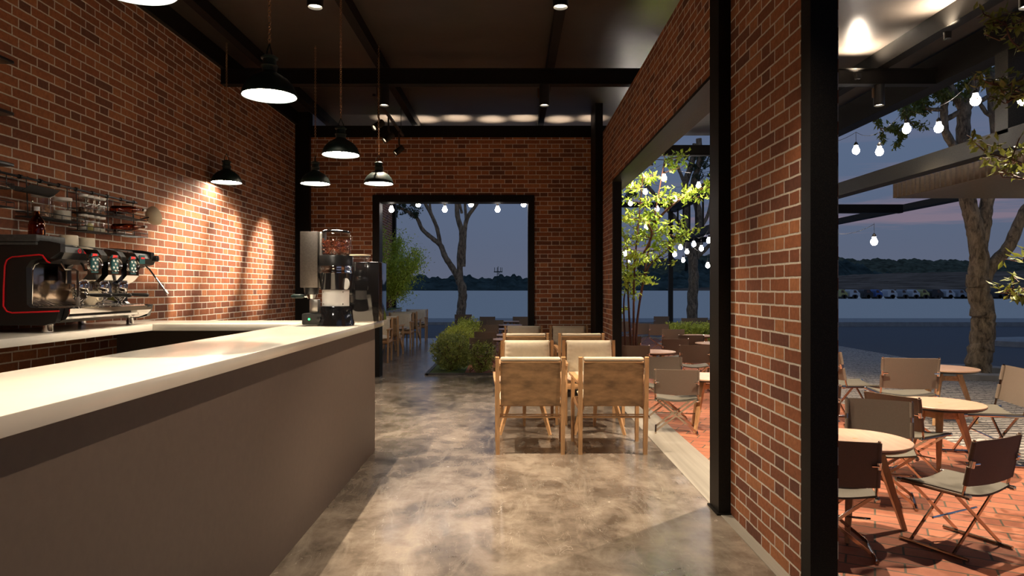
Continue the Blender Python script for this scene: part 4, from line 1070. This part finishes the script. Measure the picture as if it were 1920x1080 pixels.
pts = [Vector((max(q.x, -.3), min(q.y, .6), q.z)) for q in pts]; st.v = [(max(q[0], -.38), q[1], q[2]) for q in st.v]; st.build('stems', 'stem', tt); m = MB(); leaves(m, pts, .1, .5, .45, .15); m.build('foliage', 'leaf_bright', tt)

# big forked trees
def big_tree(name, label, origin, paths, clusters, lsize, mat='leaf_dark', rsc=1.0, extra=0):
    t = thing(name, label, 'tree', origin); st = MB(); pts = []
    for i, (path, r0, r1) in enumerate(paths):
        w_ = smooth([loc_(*p, origin) for p in path], 6)
        if i == 0: w_[0].z = -.02
        n_ = len(w_)
        if extra or i == 0:
            w_ = [w_[0]]+[q+rdir()*r0*.12 for q in w_[1:-1]]+[w_[-1]]
        st.tube(w_, [(r0+(r1-r0)*k/n_)*(1+.045*math.sin(k*1.9+i)) for k in range(n_)], 14, .1)
    tw = MB()
    for px, py, Y, R_, cnt in clusters:
        c = loc_(px, py, Y, origin)
        for k in range(max(3, cnt//60)):
            e = c+rdir()*R_*.8; tw.tube(wander(c, e, 3, R_*.12), [.012, .009, .006, .003], 4, cap=False)
            for _ in range(55): pts.append(c.lerp(e, random.uniform(.3, 1.1))+rdir()*R_*.22*random.random())
    st.build('trunk', 'bark', t)
    if pts:
        tw.build('twigs', 'bark', t); m = MB(); leaves(m, pts, lsize, .5, .5, .5); m.build('foliage', mat, t)
    return t
Y = 24
big_tree('forked_tree', 'dark bare limbed tree with forked trunk seen in the back doorway', (-1.78, 24, 0),
 [([(866, 622, Y), (865, 580, Y), (868, 550, Y), (862, 525, Y)], .17, .15),
  ([(866, 535, Y), (850, 505, Y), (835, 482, Y), (826, 460, Y), (812, 448, Y), (792, 430, Y), (778, 405, Y), (740, 385, Y)], .12, .05),
  ([(826, 462, Y), (820, 430, Y), (810, 405, Y), (795, 375, Y), (790, 340, Y)], .075, .05),
  ([(812, 412, Y), (806, 385, Y), (808, 350, Y)], .05, .03),
  ([(863, 530, Y), (862, 480, Y), (866, 440, Y), (858, 405, Y), (856, 370, Y), (850, 330, Y)], .11, .07),
  ([(868, 500, Y), (870, 455, Y), (872, 425, Y), (878, 405, Y), (892, 385, Y), (905, 360, Y), (915, 330, Y)], .09, .05),
  ([(874, 412, Y), (872, 380, Y), (873, 340, Y)], .05, .04),
  ([(866, 400, Y), (860, 375, Y)], .05, .04)],
 [(770, 385, Y, .5, 500), (755, 378, Y, .4, 400), (785, 395, Y, .35, 200), (740, 395, Y, .3, 200)], .09)
Y = 12
big_tree('forked_tree', 'rough barked street tree with three limbs standing in the round kerb ring', (8.18, 12, 0),
 [([(1833, 704, Y), (1836, 665, Y), (1845, 620, Y), (1841, 580, Y), (1834, 545, Y), (1832, 520, Y)], .2, .17),
  ([(1832, 528, Y), (1836, 490, Y), (1832, 450, Y), (1824, 410, Y), (1814, 372, Y), (1806, 300, Y), (1806, 250, Y), (1808, 200, Y)], .16, .1),
  ([(1838, 460, Y), (1845, 420, Y), (1850, 380, Y), (1862, 320, Y), (1868, 260, Y), (1862, 200, Y), (1855, 130, Y)], .12, .07),
  ([(1842, 535, Y), (1858, 500, Y), (1890, 465, Y), (1908, 425, Y), (1930, 385, Y), (1990, 340, Y)], .11, .08),
  ([(1808, 205, Y), (1795, 185, Y), (1780, 160, Y), (1760, 120, Y)], .09, .05),
  ([(1808, 205, Y), (1822, 180, Y), (1832, 140, Y), (1840, 90, Y)], .1, .07),
  ([(1792, 280, Y), (1772, 245, Y), (1770, 205, Y), (1772, 180, Y), (1760, 150, Y)], .07, .05),
  ([(1772, 225, Y), (1790, 215, Y), (1806, 205, Y)], .05, .04),
  ([(1772, 205, Y), (1745, 205, Y), (1726, 198, Y)], .04, .02),
  ([(1866, 220, Y), (1850, 212, Y), (1838, 195, Y), (1830, 185, Y)], .04, .03),
  ([(1866, 200, Y), (1878, 175, Y), (1882, 130, Y), (1868, 110, Y)], .07, .05),
  ([(1838, 190, Y), (1870, 170, Y), (1900, 150, Y)], .04, .03)],
 [(1700, 225, Y, .42, 460), (1722, 205, Y, .35, 400), (1650, 240, Y, .3, 160), (1690, 255, Y, .3, 240), (1760, 190, Y, .35, 260), (1740, 170, Y, .4, 300), (1800, 160, Y, .45, 300), (1840, 140, Y, .4, 300), (1775, 165, Y, .3, 200), (1915, 105, Y, .4, 300), (1780, 130, Y, .5, 300)], .085, 'leaf_olive')
Y = 25
big_tree('forked_tree', 'dark tree behind the hanging frame in the side opening', (6.65, 25, 0),
 [([(1300, 620, Y), (1298, 560, Y), (1301, 510, Y), (1294, 465, Y)], .2, .17),
  ([(1292, 480, Y), (1286, 440, Y), (1288, 400, Y), (1284, 350, Y), (1296, 310, Y), (1304, 270, Y)], .14, .1),
  ([(1304, 485, Y), (1312, 450, Y), (1310, 400, Y), (1300, 350, Y), (1312, 300, Y), (1310, 260, Y)], .14, .1),
  ([(1284, 430, Y), (1262, 405, Y), (1240, 380, Y), (1215, 350, Y), (1200, 335, Y)], .09, .05),
  ([(1290, 360, Y), (1278, 330, Y), (1265, 300, Y)], .07, .05),
  ([(1310, 480, Y), (1325, 465, Y), (1350, 440, Y)], .08, .06),
  ([(1312, 430, Y), (1328, 400, Y), (1340, 340, Y)], .07, .05)],
 [(1315, 310, Y, .6, 500), (1320, 330, Y, .6, 400), (1290, 300, Y, .5, 300), (1172, 370, Y, .5, 300), (1178, 355, Y, .4, 200)], .1)
# near branches reaching in from the right
nt_ = thing('garden_tree', 'olive leaved branches of a near garden tree reaching in from the upper right edge', 'tree', (4.6, 5.2, 0))
o = (4.6, 5.2, 0); st = MB(); pts = []; stems = []
st.tube(smooth([(0, 0, 0), (.05, 0, 1.2), (-.02, .1, 2.4), (.1, .05, 3.6), (.2, 0, 4.4)], 5), [.07-.002*k for k in range(21)], 10, .1)
for path in ([(2040, 160, 5.1), (1960, 110, 4.9), (1900, 80, 4.8), (1885, 40, 4.8)], [(2040, 90, 5.1), (1960, 50, 4.9), (1915, 40, 4.8)], [(2060, 230, 5.1), (1960, 190, 4.9), (1895, 165, 4.8), (1858, 158, 4.8)],
             [(2060, 380, 5.1), (1960, 330, 4.9), (1900, 300, 4.8), (1850, 288, 4.8)], [(2060, 420, 5.1), (1950, 345, 4.9), (1880, 332, 4.8)], [(2060, 560, 5.1), (1980, 530, 4.9), (1920, 556, 4.9), (1898, 552, 4.9)], [(2060, 500, 5.1), (1990, 490, 4.9), (1930, 478, 4.9)],
             [(1960, 190, 4.9), (1915, 180, 4.8), (1890, 190, 4.8)]):
    w_ = smooth([loc_(*p, o) for p in path], 5); st.tube(w_, [.011*(1-.8*k/len(w_))+.002 for k in range(len(w_))], 5); stems.append(w_)
for w_ in stems: twigs([w_], 9, .22, st, pts, 9, .05, .5)
st.build('branches', 'stem', nt_); m = MB(); leaves(m, pts, .075, .4, .42, .1); m.build('foliage', 'leaf_olive', nt_)

# ------------------------------------------------------------------ dusk sky
w = bpy.data.worlds.new('dusk'); bpy.context.scene.world = w; w.use_nodes = True
nt = w.node_tree; g = N(nt); bg = nt.nodes['Background']
v = g.n('ShaderNodeTexCoord').outputs['Generated']
sx = g.n('ShaderNodeSeparateXYZ'); nt.links.new(v, sx.inputs[0])
base = g.ramp(g.m('MAXIMUM', sx.outputs[2], 0), [(0, (.056,.063,.09)), (.06, (.05,.063,.096)), (.16, (.047,.068,.112)), (.4, (.048,.076,.138)), (1, (.048,.08,.15))])
cl = g.noise(g.mapping(v, (1.1, 1.1, 13)), 2.4, 6, .6, .4)
cm = g.m('MULTIPLY', g.ramp(cl, [(.5, (0, 0, 0)), (.6, (1, 1, 1))]), g.m('MULTIPLY', g.m('GREATER_THAN', sx.outputs[0], .12), 1.0))
low = g.m('MULTIPLY', cm, g.ramp(sx.outputs[2], [(0, (.9,.9,.9)), (.22, (0, 0, 0))]))
c = g.mix(g.m('MULTIPLY', low, .75), base, (.2, .115, .125))
c = g.mix(g.m('MULTIPLY', g.noise(g.mapping(v, (1, 1, 5)), 2.2, 5), .35), c, (.055,.065,.1))
g.set(bg.inputs[0], c); bg.inputs[1].default_value = 2.0

# ------------------------------------------------------------------ camera
cam = bpy.data.cameras.new('camera'); co = bpy.data.objects.new('camera', cam); C.objects.link(co)
co.location = (0, 0, H); co.rotation_euler = (PI/2, 0, 0); cam.lens = 24; cam.sensor_width = 36; cam.clip_end = 3000; cam.clip_start = .05
sc = bpy.context.scene; sc.camera = co
sc.view_settings.view_transform = 'Standard'; sc.view_settings.look = 'None'; sc.view_settings.gamma = 1; sc.view_settings.exposure = 0
sc.cycles.max_bounces = 8
